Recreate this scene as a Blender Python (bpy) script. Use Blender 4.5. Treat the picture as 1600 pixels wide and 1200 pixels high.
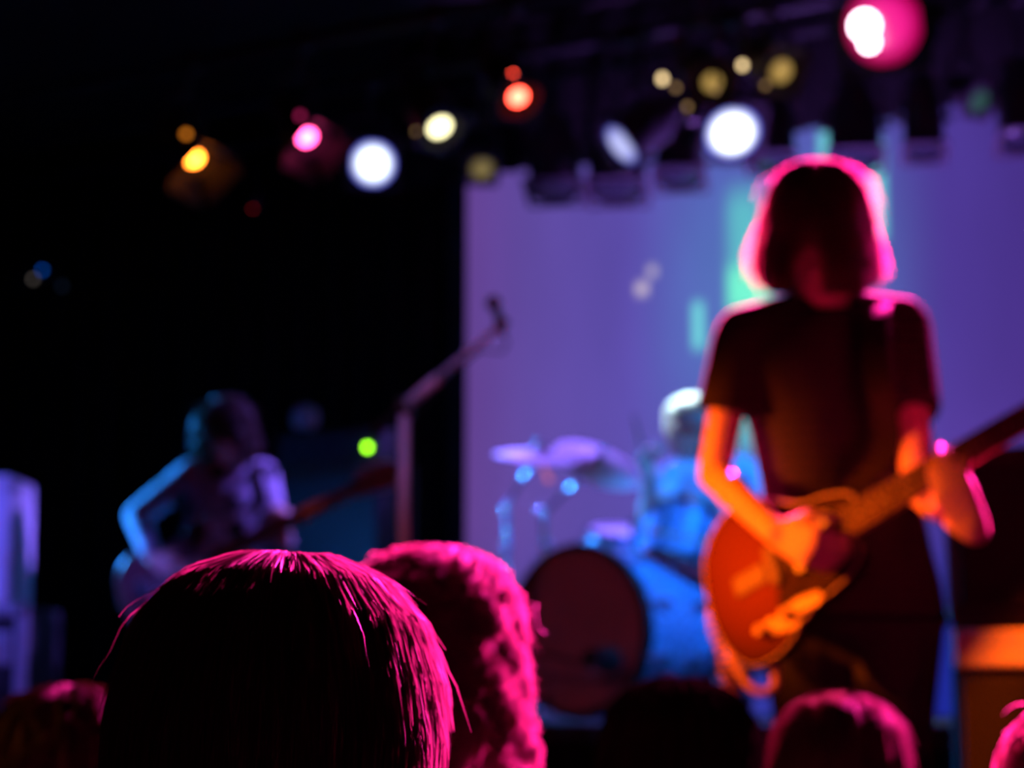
import bpy, bmesh, math, random
from mathutils import Vector, Matrix, Euler, Quaternion
random.seed(7)
V = Vector
for o in list(bpy.data.objects):
    bpy.data.objects.remove(o)
scene = bpy.context.scene
COL = scene.collection

# ------------------------------------------------------------------ camera
F = 3200.0                                  # focal length in pixels of a 1600 px wide frame
CAM = V((0.0, 0.0, 1.6))
PITCH = math.atan(487.0 / F)
cd = bpy.data.cameras.new('camera')
cam = bpy.data.objects.new('camera', cd)
COL.objects.link(cam)
cam.location = CAM
cam.rotation_euler = (math.pi / 2 + PITCH, 0, 0)
cd.sensor_fit = 'HORIZONTAL'
cd.sensor_width = 36.0
cd.lens = F / 1600.0 * 36.0
cd.clip_start = 0.05
cd.dof.use_dof = True                       # the photograph is focused on the nearest head
cd.dof.focus_distance = 1.1
cd.dof.aperture_fstop = 6.8
scene.camera = cam

# ------------------------------------------------------------------ world, exposure
world = bpy.data.worlds.new('world')
scene.world = world
world.use_nodes = True
world.node_tree.nodes['Background'].inputs[0].default_value = (0.5, 0.3, 0.35, 1)
world.node_tree.nodes['Background'].inputs[1].default_value = 0.0012
scene.view_settings.view_transform = 'Standard'
scene.view_settings.look = 'None'
scene.view_settings.exposure = 0.0
scene.view_settings.gamma = 1.0
scene.view_settings.use_curve_mapping = False

# ------------------------------------------------------------------ pixel and stage geometry
CF = V((0, math.cos(PITCH), math.sin(PITCH)))
CU = V((0, -math.sin(PITCH), math.cos(PITCH)))
CR = V((1, 0, 0))
def ray(px, py):
    return CF + CR * ((px - 800) / F) + CU * ((600 - py) / F)
def W(px, py, Y):
    d = ray(px, py)
    return CAM + d * (Y / d.y)
ANG = math.radians(30)                      # the stage is seen at an angle
S = V((math.cos(ANG), -math.sin(ANG), 0))   # along the stage front
U = V((math.sin(ANG), math.cos(ANG), 0))    # upstage
UP = V((0, 0, 1))
def st(s, u, z):
    return S * s + U * u + UP * z
def on_u(px, py, u0):
    d = ray(px, py)
    return CAM + d * (u0 / d.dot(U))
STAGE_M = Matrix(((S.x, U.x, 0, 0), (S.y, U.y, 0, 0), (0, 0, 1, 0), (0, 0, 0, 1)))
def frame(o, x, y, z):
    return Matrix(((x.x, y.x, z.x, o.x), (x.y, y.y, z.y, o.y), (x.z, y.z, z.z, o.z), (0, 0, 0, 1)))
def aim(o, d):                              # local -Z looks along d
    q = d.normalized().to_track_quat('-Z', 'Y')
    return Matrix.Translation(o) @ q.to_matrix().to_4x4()

# ------------------------------------------------------------------ lights (lamps of the room, plus added fill spots)
def spot(name, loc, target, energy, color, deg, blend=0.4, radius=0.05):
    l = bpy.data.lights.new(name, 'SPOT')
    l.energy = energy; l.color = color; l.spot_size = math.radians(deg); l.spot_blend = blend
    l.shadow_soft_size = radius
    o = bpy.data.objects.new(name, l)
    COL.objects.link(o)
    o.matrix_world = aim(V(loc), V(target) - V(loc))
    return o
PINK = (1.0, 0.018, 0.31)
ORANGE = (1.0, 0.11, 0.002)
BLUE = (0.02, 0.27, 1.0)
VIOLET = (0.23, 0.12, 1.0)
MAG_POS = on_u(1352, 45, 5.6)
spot('spot_magenta_back', MAG_POS + V((-0.1, -0.30, -0.10)), (0.45, 2.6, 1.95), 9500, PINK, 36, 0.6, 0.06)
spot('spot_magenta_crowd', (2.9, 6.4, 3.9), (0.22, 2.16, 1.68), 34000, PINK, 14.5, 0.3, 0.06)
spot('spot_magenta_left', on_u(803, 138, 5.5) + V((0.05, -0.15, -0.12)), W(1150, 560, 3.95), 5000, (1.0, 0.02, 0.15), 15, 0.5, 0.05)
spot('spot_orange_side', (-2.4, 3.45, 2.55), W(1135, 810, 3.72), 2000, ORANGE, 14, 1.0, 0.05)
spot('spot_added_amplifier', (1.95, 3.55, 3.6), W(1592, 1006, 4.6), 2200, ORANGE, 4.6, 0.4, 0.04)  # unseen spot added to brighten the amplifier panel
spot('spot_blue_stage_side', (-3.6, 8.9, 3.2), (-1.2, 7.4, 2.25), 4200, BLUE, 26, 0.5, 0.08)
spot('spot_violet_bass', (0.5, 7.6, 3.6), (-1.0, 7.45, 2.2), 900, VIOLET, 30, 0.5, 0.08)
spot('spot_amber_bass', on_u(298, 238, 5.5) - UP * 0.1, W(492, 796, 7.05), 90, ORANGE, 6, 0.8, 0.04)
spot('spot_blue_drums', (1.75, 6.1, 3.75), (0.74, 6.95, 1.85), 560, BLUE, 34, 0.5, 0.08)
spot('spot_white_drums', (0.25, 7.70, 3.45), W(1080, 642, 7.12), 7000, (0.55, 0.85, 1.0), 9, 0.5, 0.06)
spot('spot_violet_cymbals', st(-4.4, 7.3, 3.9), W(900, 760, 7.1), 800, VIOLET, 26, 0.5, 0.06)
spot('spot_added_stand', (-1.5, 4.1, 3.7), W(690, 620, 5.4), 60, (0.32, 0.20, 1.0), 16, 0.8, 0.04)  # unseen spot added to brighten the microphone stand
spot('spot_added_uplight', st(-2.9, 7.35, 1.75), st(-2.7, 7.75, 3.9), 480, (0.42, 0.15, 1.0), 80, 0.3, 0.08)  # no such footlight there; added below to tint the hanging cans
spot('spot_violet_left_boxes', (-3.6, 5.2, 3.6), W(10, 900, 7.0), 650, (0.13, 0.11, 1.0), 16, 0.6, 0.06)
spot('spot_red_house', (-1.9, -0.6, 3.4), W(900, 960, 6.7), 170, (1.0, 0.20, 0.30), 9, 0.8, 0.05)
spot('spot_amber_crowd', (-3.1, 2.2, 2.7), W(70, 1110, 2.6), 110, (1.0, 0.25, 0.03), 14, 0.6, 0.05)

# ------------------------------------------------------------------ materials
def new_mat(name):
    m = bpy.data.materials.new(name)
    m.use_nodes = True
    nt = m.node_tree
    return m, nt, nt.nodes['Principled BSDF']
def pm(name, base, rough=0.6, metal=0.0, var=0.25, scale=18.0, bump=0.15, coat=0.0, spec=0.5):
    m, nt, b = new_mat(name)
    tc = nt.nodes.new('ShaderNodeTexCoord')
    n = nt.nodes.new('ShaderNodeTexNoise'); n.inputs['Scale'].default_value = scale; n.inputs['Detail'].default_value = 4
    nt.links.new(tc.outputs['Object'], n.inputs['Vector'])
    r = nt.nodes.new('ShaderNodeValToRGB')
    lo = [max(0, c * (1 - var)) for c in base]; hi = [min(1, c * (1 + var)) for c in base]
    r.color_ramp.elements[0].position = 0.3; r.color_ramp.elements[1].position = 0.7
    r.color_ramp.elements[0].color = (*lo, 1); r.color_ramp.elements[1].color = (*hi, 1)
    nt.links.new(n.outputs['Fac'], r.inputs['Fac'])
    nt.links.new(r.outputs['Color'], b.inputs['Base Color'])
    b.inputs['Roughness'].default_value = rough
    b.inputs['Metallic'].default_value = metal
    b.inputs['Specular IOR Level'].default_value = spec
    if coat: b.inputs['Coat Weight'].default_value = coat
    if bump:
        bp = nt.nodes.new('ShaderNodeBump'); bp.inputs['Strength'].default_value = bump; bp.inputs['Distance'].default_value = 0.004
        nt.links.new(n.outputs['Fac'], bp.inputs['Height'])
        nt.links.new(bp.outputs['Normal'], b.inputs['Normal'])
    return m
def emit(name, color, strength, edge=None, radius=1.0, edge_strength=1.0):
    """a glowing lamp lens: hot in the middle, gel-coloured at the rim"""
    m, nt, b = new_mat(name)
    b.inputs['Base Color'].default_value = (0.02, 0.02, 0.02, 1)
    b.inputs['Roughness'].default_value = 0.3
    if edge is None:
        b.inputs['Emission Color'].default_value = (*color, 1)
        b.inputs['Emission Strength'].default_value = strength
        return m
    tc = nt.nodes.new('ShaderNodeTexCoord')
    ln = nt.nodes.new('ShaderNodeVectorMath'); ln.operation = 'LENGTH'
    nt.links.new(tc.outputs['Object'], ln.inputs[0])
    mr = nt.nodes.new('ShaderNodeMapRange'); mr.interpolation_type = 'SMOOTHSTEP'
    mr.inputs['From Min'].default_value = radius * 0.45; mr.inputs['From Max'].default_value = radius * 0.98
    nt.links.new(ln.outputs['Value'], mr.inputs['Value'])
    mx = nt.nodes.new('ShaderNodeMix'); mx.data_type = 'RGBA'
    mx.inputs['A'].default_value = (*[c * strength for c in color], 1)
    mx.inputs['B'].default_value = (*[c * edge_strength for c in edge], 1)
    nt.links.new(mr.outputs['Result'], mx.inputs['Factor'])
    nt.links.new(mx.outputs['Result'], b.inputs['Emission Color'])
    b.inputs['Emission Strength'].default_value = 1.0
    return m
def hair_mat(name, base, trans, tmix=0.4, rough=0.6, spec=0.3):
    m, nt, b = new_mat(name)
    tc = nt.nodes.new('ShaderNodeTexCoord')
    n = nt.nodes.new('ShaderNodeTexNoise'); n.inputs['Scale'].default_value = 60
    nt.links.new(tc.outputs['Object'], n.inputs['Vector'])
    r = nt.nodes.new('ShaderNodeValToRGB')
    r.color_ramp.elements[0].color = (*[c * 0.6 for c in base], 1); r.color_ramp.elements[1].color = (*[c * 1.5 for c in base], 1)
    nt.links.new(n.outputs['Fac'], r.inputs['Fac']); nt.links.new(r.outputs['Color'], b.inputs['Base Color'])
    b.inputs['Roughness'].default_value = rough
    b.inputs['Specular IOR Level'].default_value = spec
    t = nt.nodes.new('ShaderNodeBsdfTranslucent'); t.inputs['Color'].default_value = (*trans, 1)
    mx = nt.nodes.new('ShaderNodeMixShader'); mx.inputs[0].default_value = tmix
    nt.links.new(b.outputs[0], mx.inputs[1]); nt.links.new(t.outputs[0], mx.inputs[2])
    nt.links.new(mx.outputs[0], nt.nodes['Material Output'].inputs['Surface'])
    return m
def stripe_mat(name, a, c, scale):
    m, nt, b = new_mat(name)
    tc = nt.nodes.new('ShaderNodeTexCoord')
    w = nt.nodes.new('ShaderNodeTexWave'); w.bands_direction = 'Z'; w.inputs['Scale'].default_value = scale
    w.inputs['Distortion'].default_value = 0.6
    nt.links.new(tc.outputs['Object'], w.inputs['Vector'])
    r = nt.nodes.new('ShaderNodeValToRGB')
    r.color_ramp.elements[0].position = 0.58; r.color_ramp.elements[1].position = 0.68
    r.color_ramp.elements[0].color = (*a, 1); r.color_ramp.elements[1].color = (*c, 1)
    nt.links.new(w.outputs['Fac'], r.inputs['Fac']); nt.links.new(r.outputs['Color'], b.inputs['Base Color'])
    b.inputs['Roughness'].default_value = 0.85
    b.inputs['Specular IOR Level'].default_value = 0.2
    return m
def spot_mat(name, ground, dot, scale, cut):
    m, nt, b = new_mat(name)
    tc = nt.nodes.new('ShaderNodeTexCoord')
    v = nt.nodes.new('ShaderNodeTexVoronoi'); v.inputs['Scale'].default_value = scale
    nt.links.new(tc.outputs['Object'], v.inputs['Vector'])
    r = nt.nodes.new('ShaderNodeValToRGB')
    r.color_ramp.elements[0].position = cut; r.color_ramp.elements[1].position = cut + 0.05
    r.color_ramp.elements[0].color = (*dot, 1); r.color_ramp.elements[1].color = (*ground, 1)
    nt.links.new(v.outputs['Distance'], r.inputs['Fac']); nt.links.new(r.outputs['Color'], b.inputs['Base Color'])
    b.inputs['Roughness'].default_value = 0.85
    return m

M = {}
M['wall'] = pm('black_painted_wall', (0.012, 0.010, 0.010), 0.9, var=0.4, scale=4)
M['floor'] = pm('dark_club_floor', (0.02, 0.016, 0.014), 0.8, var=0.5, scale=3)
M['stage'] = pm('black_stage_boards', (0.015, 0.013, 0.013), 0.7, var=0.4, scale=6)
M['drape'] = pm('black_velvet', (0.008, 0.007, 0.008), 0.95, var=0.3, scale=30, spec=0.1)
M['black_metal'] = pm('black_powder_coat', (0.018, 0.016, 0.020), 0.6, var=0.3, spec=0.3)
M['fixture'] = pm('worn_black_fixture_paint', (0.055, 0.045, 0.060), 0.7, var=0.3, spec=0.3)
M['chrome'] = pm('chrome', (0.75, 0.75, 0.78), 0.16, 1.0, var=0.05, bump=0)
M['steel'] = pm('dull_steel', (0.45, 0.45, 0.48), 0.35, 1.0, var=0.15)
M['brass'] = pm('cymbal_bronze', (0.62, 0.58, 0.58), 0.7, 0.15, var=0.12, scale=40)
M['tolex'] = pm('black_tolex', (0.016, 0.012, 0.011), 0.75, var=0.4, scale=120, bump=0.4)
M['grille'] = pm('brown_grille_cloth', (0.008, 0.005, 0.005), 0.9, var=0.4, scale=150)
M['bass_grille'] = pm('blue_grey_grille_cloth', (0.012, 0.02, 0.034), 0.85, var=0.3, scale=150)
M['panel'] = pm('pale_control_panel', (0.72, 0.62, 0.50), 0.55, 0.0, var=0.1, scale=8)
M['white_box'] = pm('pale_grey_vinyl', (0.62, 0.60, 0.66), 0.7, var=0.08, scale=6)
M['case'] = pm('dark_laminate', (0.014, 0.014, 0.018), 0.5, var=0.3)
M['alu'] = pm('aluminium_edging', (0.55, 0.55, 0.60), 0.4, 0.9, var=0.1)
M['drum_blue'] = pm('blue_sparkle_lacquer', (0.16, 0.34, 0.72), 0.3, 0.25, var=0.5, scale=55, coat=0.6)
M['drum_head'] = pm('dark_red_drum_head', (0.30, 0.115, 0.115), 0.75, var=0.12, scale=7)
M['drum_white'] = pm('coated_drum_head', (0.62, 0.60, 0.60), 0.7, var=0.06)
M['rubber'] = pm('black_rubber', (0.010, 0.010, 0.010), 0.85, var=0.2)
M['skin'] = pm('skin', (0.62, 0.38, 0.28), 0.5, var=0.06, scale=14, bump=0.05)
M['eye'] = pm('brown_eye', (0.16, 0.11, 0.08), 0.2, var=0.1, bump=0)
M['striped'] = stripe_mat('dark_striped_jersey', (0.010, 0.007, 0.008), (0.040, 0.026, 0.025), 14)
M['denim'] = pm('black_denim', (0.012, 0.011, 0.013), 0.9, var=0.3, scale=90)
M['shoe'] = pm('dark_shoe_leather', (0.014, 0.012, 0.012), 0.5, var=0.3)
M['spotted'] = spot_mat('pale_shirt_with_dark_spots', (0.27, 0.24, 0.31), (0.012, 0.010, 0.016), 9.5, 0.30)
M['blue_shirt'] = pm('pale_blue_cotton', (0.38, 0.46, 0.62), 0.85, var=0.2, scale=10)
M['dark_cotton'] = pm('dark_cotton', (0.018, 0.015, 0.017), 0.9, var=0.3, scale=60)
M['hair_dark'] = hair_mat('dark_brown_hair', (0.095, 0.060, 0.062), (0.32, 0.20, 0.21), 0.30)
M['hair_bob'] = hair_mat('dark_bob_hair', (0.050, 0.024, 0.020), (0.52, 0.32, 0.34), 0.45)
M['hair_black'] = hair_mat('black_hair', (0.004, 0.003, 0.003), (0.004, 0.003, 0.003), 0.2, 1.0, 0.0)
M['hair_sleek'] = hair_mat('very_dark_sleek_hair', (0.030, 0.018, 0.018), (0.20, 0.12, 0.12), 0.25, 0.6, 0.2)
M['hair_curly'] = hair_mat('brown_curly_hair', (0.095, 0.055, 0.055), (0.38, 0.23, 0.24), 0.40)
M['hair_light'] = hair_mat('fair_hair', (0.62, 0.58, 0.50), (0.5, 0.5, 0.45), 0.25)
M['hair_mid'] = hair_mat('mid_brown_hair', (0.045, 0.022, 0.016), (0.06, 0.03, 0.022), 0.25)
M['cream'] = pm('cream_binding', (0.34, 0.26, 0.19), 0.6, var=0.05)
M['rosewood'] = pm('rosewood_fingerboard', (0.060, 0.027, 0.014), 0.8, var=0.2, scale=40, spec=0.2)
M['nickel'] = pm('tarnished_nickel', (0.10, 0.07, 0.05), 0.6, 0.2, var=0.1)
M['maple'] = pm('maple_neck', (0.42, 0.25, 0.12), 0.5, var=0.1, scale=20)
M['pickguard'] = pm('dark_pickguard_and_shade', (0.020, 0.008, 0.006), 0.7, var=0.6, scale=25, spec=0.08)
M['plastic'] = pm('black_plastic', (0.012, 0.012, 0.012), 0.4, var=0.2)
M['gold_knob'] = pm('amber_knob', (0.30, 0.20, 0.08), 0.5, 0.1, var=0.05, bump=0)
M['cable'] = pm('pink_white_cable', (0.72, 0.45, 0.44), 0.5, var=0.1)
M['strap'] = pm('brown_leather_strap', (0.018, 0.010, 0.008), 0.9, var=0.3, spec=0.1)

# ------------------------------------------------------------------ mesh helper
class MB:
    def __init__(self):
        self.v = []; self.f = []
    def add(self, vs, fs):
        k = len(self.v)
        self.v += [V(p) for p in vs]
        self.f += [tuple(i + k for i in f) for f in fs]
        return self
    def box(self, c, sx, sy, sz, m=None, bev=0.0):
        """box of full sizes about c, axes from the 3x3/4x4 matrix m; chamfered when bev > 0"""
        hx, hy, hz = sx / 2, sy / 2, sz / 2
        m3 = (m or Matrix.Identity(4)).to_3x3()
        c = V(c)
        if bev <= 0:
            p = [(x, y, z) for x in (-hx, hx) for y in (-hy, hy) for z in (-hz, hz)]
            f = [(0, 1, 3, 2), (4, 6, 7, 5), (0, 4, 5, 1), (2, 3, 7, 6), (0, 2, 6, 4), (1, 5, 7, 3)]
            return self.add([c + m3 @ V(q) for q in p], f)
        bm = bmesh.new()
        bmesh.ops.create_cube(bm, size=1)
        for v in bm.verts: v.co = V((v.co.x * sx, v.co.y * sy, v.co.z * sz))
        bmesh.ops.bevel(bm, geom=bm.edges[:], offset=bev, segments=2, affect='EDGES', profile=0.5)
        bm.verts.index_update()
        self.add([c + m3 @ v.co for v in bm.verts], [tuple(v.index for v in f.verts) for f in bm.faces])
        bm.free()
        return self
    def tube(self, pts, r, n=8, caps=True):
        pts = [V(p) for p in pts]
        rr = r if isinstance(r, (list, tuple)) else [r] * len(pts)
        vs = []; fs = []
        ref = None
        for i, p in enumerate(pts):
            t = (pts[min(i + 1, len(pts) - 1)] - pts[max(i - 1, 0)])
            t = t.normalized() if t.length > 1e-9 else V((0, 0, 1))
            if ref is None:
                ref = t.orthogonal().normalized()
            ref = (ref - t * ref.dot(t))
            ref = ref.normalized() if ref.length > 1e-6 else t.orthogonal().normalized()
            b = t.cross(ref)
            for k in range(n):
                a = 2 * math.pi * k / n
                vs.append(p + (ref * math.cos(a) + b * math.sin(a)) * rr[i])
        for i in range(len(pts) - 1):
            for k in range(n):
                a, b = i * n + k, i * n + (k + 1) % n
                fs.append((a, b, b + n, a + n))
        if caps:
            fs.append(tuple(range(n))[::-1]); e = (len(pts) - 1) * n
            fs.append(tuple(range(e, e + n)))
        return self.add(vs, fs)
    def lathe(self, prof, m=None, n=32, closed=False):
        """prof [(radius, z)...] turned about local Z of the matrix m"""
        m = m or Matrix.Identity(4)
        vs = []; fs = []; rows = []
        for r, z in prof:
            if r < 1e-6:
                rows.append([len(vs)] * n); vs.append(m @ V((0, 0, z)))
            else:
                rows.append(list(range(len(vs), len(vs) + n)))
                vs += [m @ V((r * math.cos(2 * math.pi * k / n), r * math.sin(2 * math.pi * k / n), z)) for k in range(n)]
        pairs = list(zip(rows, rows[1:])) + ([(rows[-1], rows[0])] if closed else [])
        for a, b in pairs:
            for k in range(n):
                q = [a[k], a[(k + 1) % n], b[(k + 1) % n], b[k]]
                u = []
                for i in q:
                    if i not in u: u.append(i)
                if len(u) >= 3: fs.append(tuple(u))
        return self.add(vs, fs)
    def ball(self, c, rx, ry=None, rz=None, m=None, n=16):
        ry = ry or rx; rz = rz or rx
        c = V(c); m3 = (m or Matrix.Identity(4)).to_3x3()
        k = n // 2
        mm = Matrix.Translation(c) @ m3.to_4x4() @ Matrix.Diagonal((rx, ry, rz, 1))
        return self.lathe([(math.sin(math.pi * i / k), -math.cos(math.pi * i / k)) for i in range(k + 1)], mm, n)
    def limb(self, a, b, ra, rb, flat=False, n=16):
        a, b = V(a), V(b)
        self.tube([a, b], [ra, rb], n)
        if not flat:
            self.ball(a, ra, n=n); self.ball(b, rb, n=n)
        return self
    def loft(self, rings, n=24):
        """rings: (centre, right vector, forward vector, rx, ry); capped at both ends"""
        vs = []; fs = []
        for c, r, f, rx, ry in rings:
            for k in range(n):
                a = 2 * math.pi * k / n
                x, y = math.cos(a), math.sin(a)
                x = math.copysign(abs(x) ** 0.85, x); y = math.copysign(abs(y) ** 0.85, y)
                vs.append(V(c) + r * rx * x + f * ry * y)
        for i in range(len(rings) - 1):
            for k in range(n):
                a, b = i * n + k, i * n + (k + 1) % n
                fs.append((a, b, b + n, a + n))
        fs.append(tuple(range(n))[::-1]); e = (len(rings) - 1) * n
        fs.append(tuple(range(e, e + n)))
        return self.add(vs, fs)
    def build(self, name, mat, parent=None, mw=None, smooth=False, voxel=None, relax=4, angle=None):
        """vertices are in world space, or in the space of the matrix mw"""
        me = bpy.data.meshes.new(name)
        me.from_pydata([tuple(p) for p in self.v], [], self.f)
        me.update()
        o = bpy.data.objects.new(name, me)
        COL.objects.link(o)
        if voxel:
            bm = bmesh.new(); bm.from_mesh(me)
            bmesh.ops.recalc_face_normals(bm, faces=bm.faces[:])
            bm.to_mesh(me); bm.free()
            r = o.modifiers.new('r', 'REMESH'); r.mode = 'VOXEL'; r.voxel_size = voxel
            s = o.modifiers.new('s', 'SMOOTH'); s.factor = 0.5; s.iterations = relax
            dg = bpy.context.evaluated_depsgraph_get()
            nm = bpy.data.meshes.new_from_object(o.evaluated_get(dg))
            o.modifiers.clear(); o.data = nm
            bpy.data.meshes.remove(me); me = nm; me.name = name
            smooth = True
        else:
            bm = bmesh.new(); bm.from_mesh(me)
            bmesh.ops.recalc_face_normals(bm, faces=bm.faces[:])
            bm.to_mesh(me); bm.free()
        me.materials.clear(); me.materials.append(mat)
        if smooth or angle:
            me.polygons.foreach_set('use_smooth', [True] * len(me.polygons))
            if angle:
                try: me.set_sharp_from_angle(angle=math.radians(angle))
                except Exception: pass
        if mw is not None: o.matrix_basis = mw
        if parent is not None:
            o.parent = parent
            o.matrix_parent_inverse = Matrix.Translation(-parent.location)
        return o
def thing(name, label, cat, loc=(0, 0, 0), group=None):
    o = bpy.data.objects.new(name, None)
    COL.objects.link(o)
    o.empty_display_size = 0.05
    o.location = V(loc)
    o['label'] = label; o['category'] = cat
    if group: o['group'] = group
    return o
def tag(o, label, cat, group=None):
    o['label'] = label; o['category'] = cat
    if group: o['group'] = group
    return o
def struct(name, mb, mat, mw=None, label=None):
    o = mb.build(name, mat, None, mw)
    o['kind'] = 'structure'
    if label: o['label'] = label
    return o

# ------------------------------------------------------------------ the room (axes of the stage)
STG = 1.0                                   # stage height
s0, s1, u0, u1, CEIL = -9.5, 3.6, -4.2, 8.75, 4.7
mid_s, mid_u = (s0 + s1) / 2, (u0 + u1) / 2
def sbox(sa, sb, ua, ub, za, zb, bev=0.0):
    return MB().box(st((sa + sb) / 2, (ua + ub) / 2, (za + zb) / 2), sb - sa, ub - ua, zb - za, STAGE_M, bev)
struct('floor', sbox(s0, s1, u0, u1, -0.1, 0.0), M['floor'])
struct('ceiling', sbox(s0, s1, u0, u1, CEIL, CEIL + 0.1), M['wall'])
struct('wall_back', sbox(s0, s1, u1, u1 + 0.1, 0, CEIL), M['wall'])
struct('wall_left', sbox(s0 - 0.1, s0, u0, u1, 0, CEIL), M['wall'])
struct('wall_right', sbox(s1, s1 + 0.1, u0, u1, 0, CEIL), M['wall'])
struct('wall_front', sbox(s0, s1, u0 - 0.1, u0, 0, CEIL), M['wall'])
STAGE_U0 = 3.10
struct('stage_floor', sbox(s0, s1, STAGE_U0, u1, 0.0, STG), M['stage'], label='black raised stage floor')
struct('trim_1', sbox(s0, s1, STAGE_U0 - 0.03, STAGE_U0, STG - 0.10, STG), M['rubber'], label='black edging along the stage front')

# drum riser
RIS = W(903, 985, 6.72).z - 0.287
rz = thing('drum_riser', 'black carpeted drum riser under the drum kit', 'riser', st(-3.0, 6.5, STG))
sbox(-4.15, -1.75, 5.35, 7.75, RIS - 0.06, RIS, 0.008).build('deck', M['stage'], rz)
sbox(-4.12, -1.78, 5.38, 7.72, STG, RIS - 0.06).build('skirt', M['drape'], rz)

# ------------------------------------------------------------------ projection screen
SU = 8.12
sl = on_u(729, 600, SU).dot(S)
SCR_L, SCR_R, SCR_B, SCR_T = sl, sl + 4.6, 1.02, 4.20
def screen_mat():
    m, nt, b = new_mat('projected_picture')
    N = nt.nodes; L = nt.links
    tc = N.new('ShaderNodeTexCoord'); sp = N.new('ShaderNodeSeparateXYZ'); L.new(tc.outputs['Object'], sp.inputs[0])
    def mth(op, a, c=None, d=None):
        n = N.new('ShaderNodeMath'); n.operation = op
        for i, x in enumerate((a, c, d)):
            if x is None: continue
            if isinstance(x, (int, float)): n.inputs[i].default_value = x
            else: L.new(x, n.inputs[i])
        return n.outputs[0]
    def band(x, lo, hi, soft):
        def step(e, up):
            n = N.new('ShaderNodeMapRange'); n.interpolation_type = 'SMOOTHSTEP'
            n.inputs['From Min'].default_value = e - soft; n.inputs['From Max'].default_value = e + soft
            n.inputs['To Min'].default_value = 0 if up else 1; n.inputs['To Max'].default_value = 1 if up else 0
            L.new(x, n.inputs['Value']); return n.outputs['Result']
        return mth('MULTIPLY', step(lo, True), step(hi, False))
    X, Z = sp.outputs['X'], sp.outputs['Z']
    r = N.new('ShaderNodeValToRGB'); cr = r.color_ramp
    mx = N.new('ShaderNodeMapRange'); mx.inputs['From Min'].default_value = 0; mx.inputs['From Max'].default_value = 2.8
    L.new(X, mx.inputs['Value']); L.new(mx.outputs['Result'], r.inputs['Fac'])
    def lin(c): return tuple(((x / 255 + 0.055) / 1.055) ** 2.4 if x > 10 else x / 255 / 12.92 for x in c) + (1,)
    cr.elements[0].position = 0.0; cr.elements[0].color = lin((100, 66, 146))
    cr.elements[1].position = 1.0; cr.elements[1].color = lin((66, 44, 128))
    for p, c in ((0.12, (96, 74, 160)), (0.30, (93, 78, 172)), (0.46, (86, 86, 182)), (0.62, (82, 74, 168)), (0.78, (76, 58, 150))):
        e = cr.elements.new(p); e.color = lin(c)
    # the picture turns to deep blue at the foot, most of all on the right
    low = N.new('ShaderNodeMapRange'); low.interpolation_type = 'SMOOTHSTEP'
    low.inputs['From Min'].default_value = 2.45; low.inputs['From Max'].default_value = 1.75
    L.new(Z, low.inputs['Value'])
    rt = N.new('ShaderNodeMapRange'); rt.interpolation_type = 'SMOOTHSTEP'
    rt.inputs['From Min'].default_value = 0.6; rt.inputs['From Max'].default_value = 2.0
    rt.inputs['To Min'].default_value = 0.25
    L.new(X, rt.inputs['Value'])
    m1 = N.new('ShaderNodeMix'); m1.data_type = 'RGBA'
    L.new(mth('MULTIPLY', low.outputs['Result'], rt.outputs['Result']), m1.inputs['Factor'])
    L.new(r.outputs['Color'], m1.inputs['A']); m1.inputs['B'].default_value = lin((30, 40, 150))
    col = m1.outputs['Result']
    def px_s(px, py):
        p = on_u(px, py, SU); return p.dot(S) - SCR_L, p.z
    def patch(col, xa, ya, xb, yb, c, soft=0.02, amt=1.0):
        a0, t0 = px_s(xa, (ya + yb) / 2); a1, _ = px_s(xb, (ya + yb) / 2)
        _, zt = px_s((xa + xb) / 2, ya); _, zb = px_s((xa + xb) / 2, yb)
        f = mth('MULTIPLY', mth('MULTIPLY', band(X, a0, a1, soft), band(Z, zb, zt, soft * 2)), amt)
        k = N.new('ShaderNodeMix'); k.data_type = 'RGBA'
        L.new(f, k.inputs['Factor']); L.new(col, k.inputs['A']); k.inputs['B'].default_value = lin(c)
        return k.outputs['Result']
    TEAL = (112, 214, 222)
    col = patch(col, 1050, 250, 1400, 640, (84, 120, 190), 0.25, 0.75)
    col = patch(col, 1082, 472, 1100, 545, TEAL, 0.018)
    col = patch(col, 1140, 300, 1190, 700, (96, 196, 205), 0.05, 0.9)
    col = patch(col, 1138, 415, 1205, 482, (118, 250, 212), 0.03)
    col = patch(col, 1279, 205, 1295, 270, TEAL, 0.015, 0.9)
    col = patch(col, 1312, 225, 1342, 335, TEAL, 0.025, 0.9)
    col = patch(col, 1356, 225, 1384, 375, TEAL, 0.02, 1.0)
    col = patch(col, 1012, 417, 1026, 431, (220, 205, 215), 0.014, 0.75)
    col = patch(col, 994, 443, 1012, 459, (235, 215, 220), 0.016, 0.85)
    # faint vertical seams of the screen cloth
    w = N.new('ShaderNodeTexNoise'); w.inputs['Scale'].default_value = 3.0
    mp = N.new('ShaderNodeMapping'); mp.inputs['Scale'].default_value = (0.8, 1, 0.3)
    L.new(tc.outputs['Object'], mp.inputs['Vector']); L.new(mp.outputs['Vector'], w.inputs['Vector'])
    vr = N.new('ShaderNodeMapRange'); vr.inputs['To Min'].default_value = 0.90; vr.inputs['To Max'].default_value = 1.06
    vr.inputs['From Min'].default_value = 0.3; vr.inputs['From Max'].default_value = 0.7
    L.new(w.outputs['Fac'], vr.inputs['Value'])
    b.inputs['Base Color'].default_value = (0.012, 0.012, 0.012, 1); b.inputs['Roughness'].default_value = 0.95; b.inputs['Specular IOR Level'].default_value = 0.0
    L.new(col, b.inputs['Emission Color']); L.new(vr.outputs['Result'], b.inputs['Emission Strength'])
    return m
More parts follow.
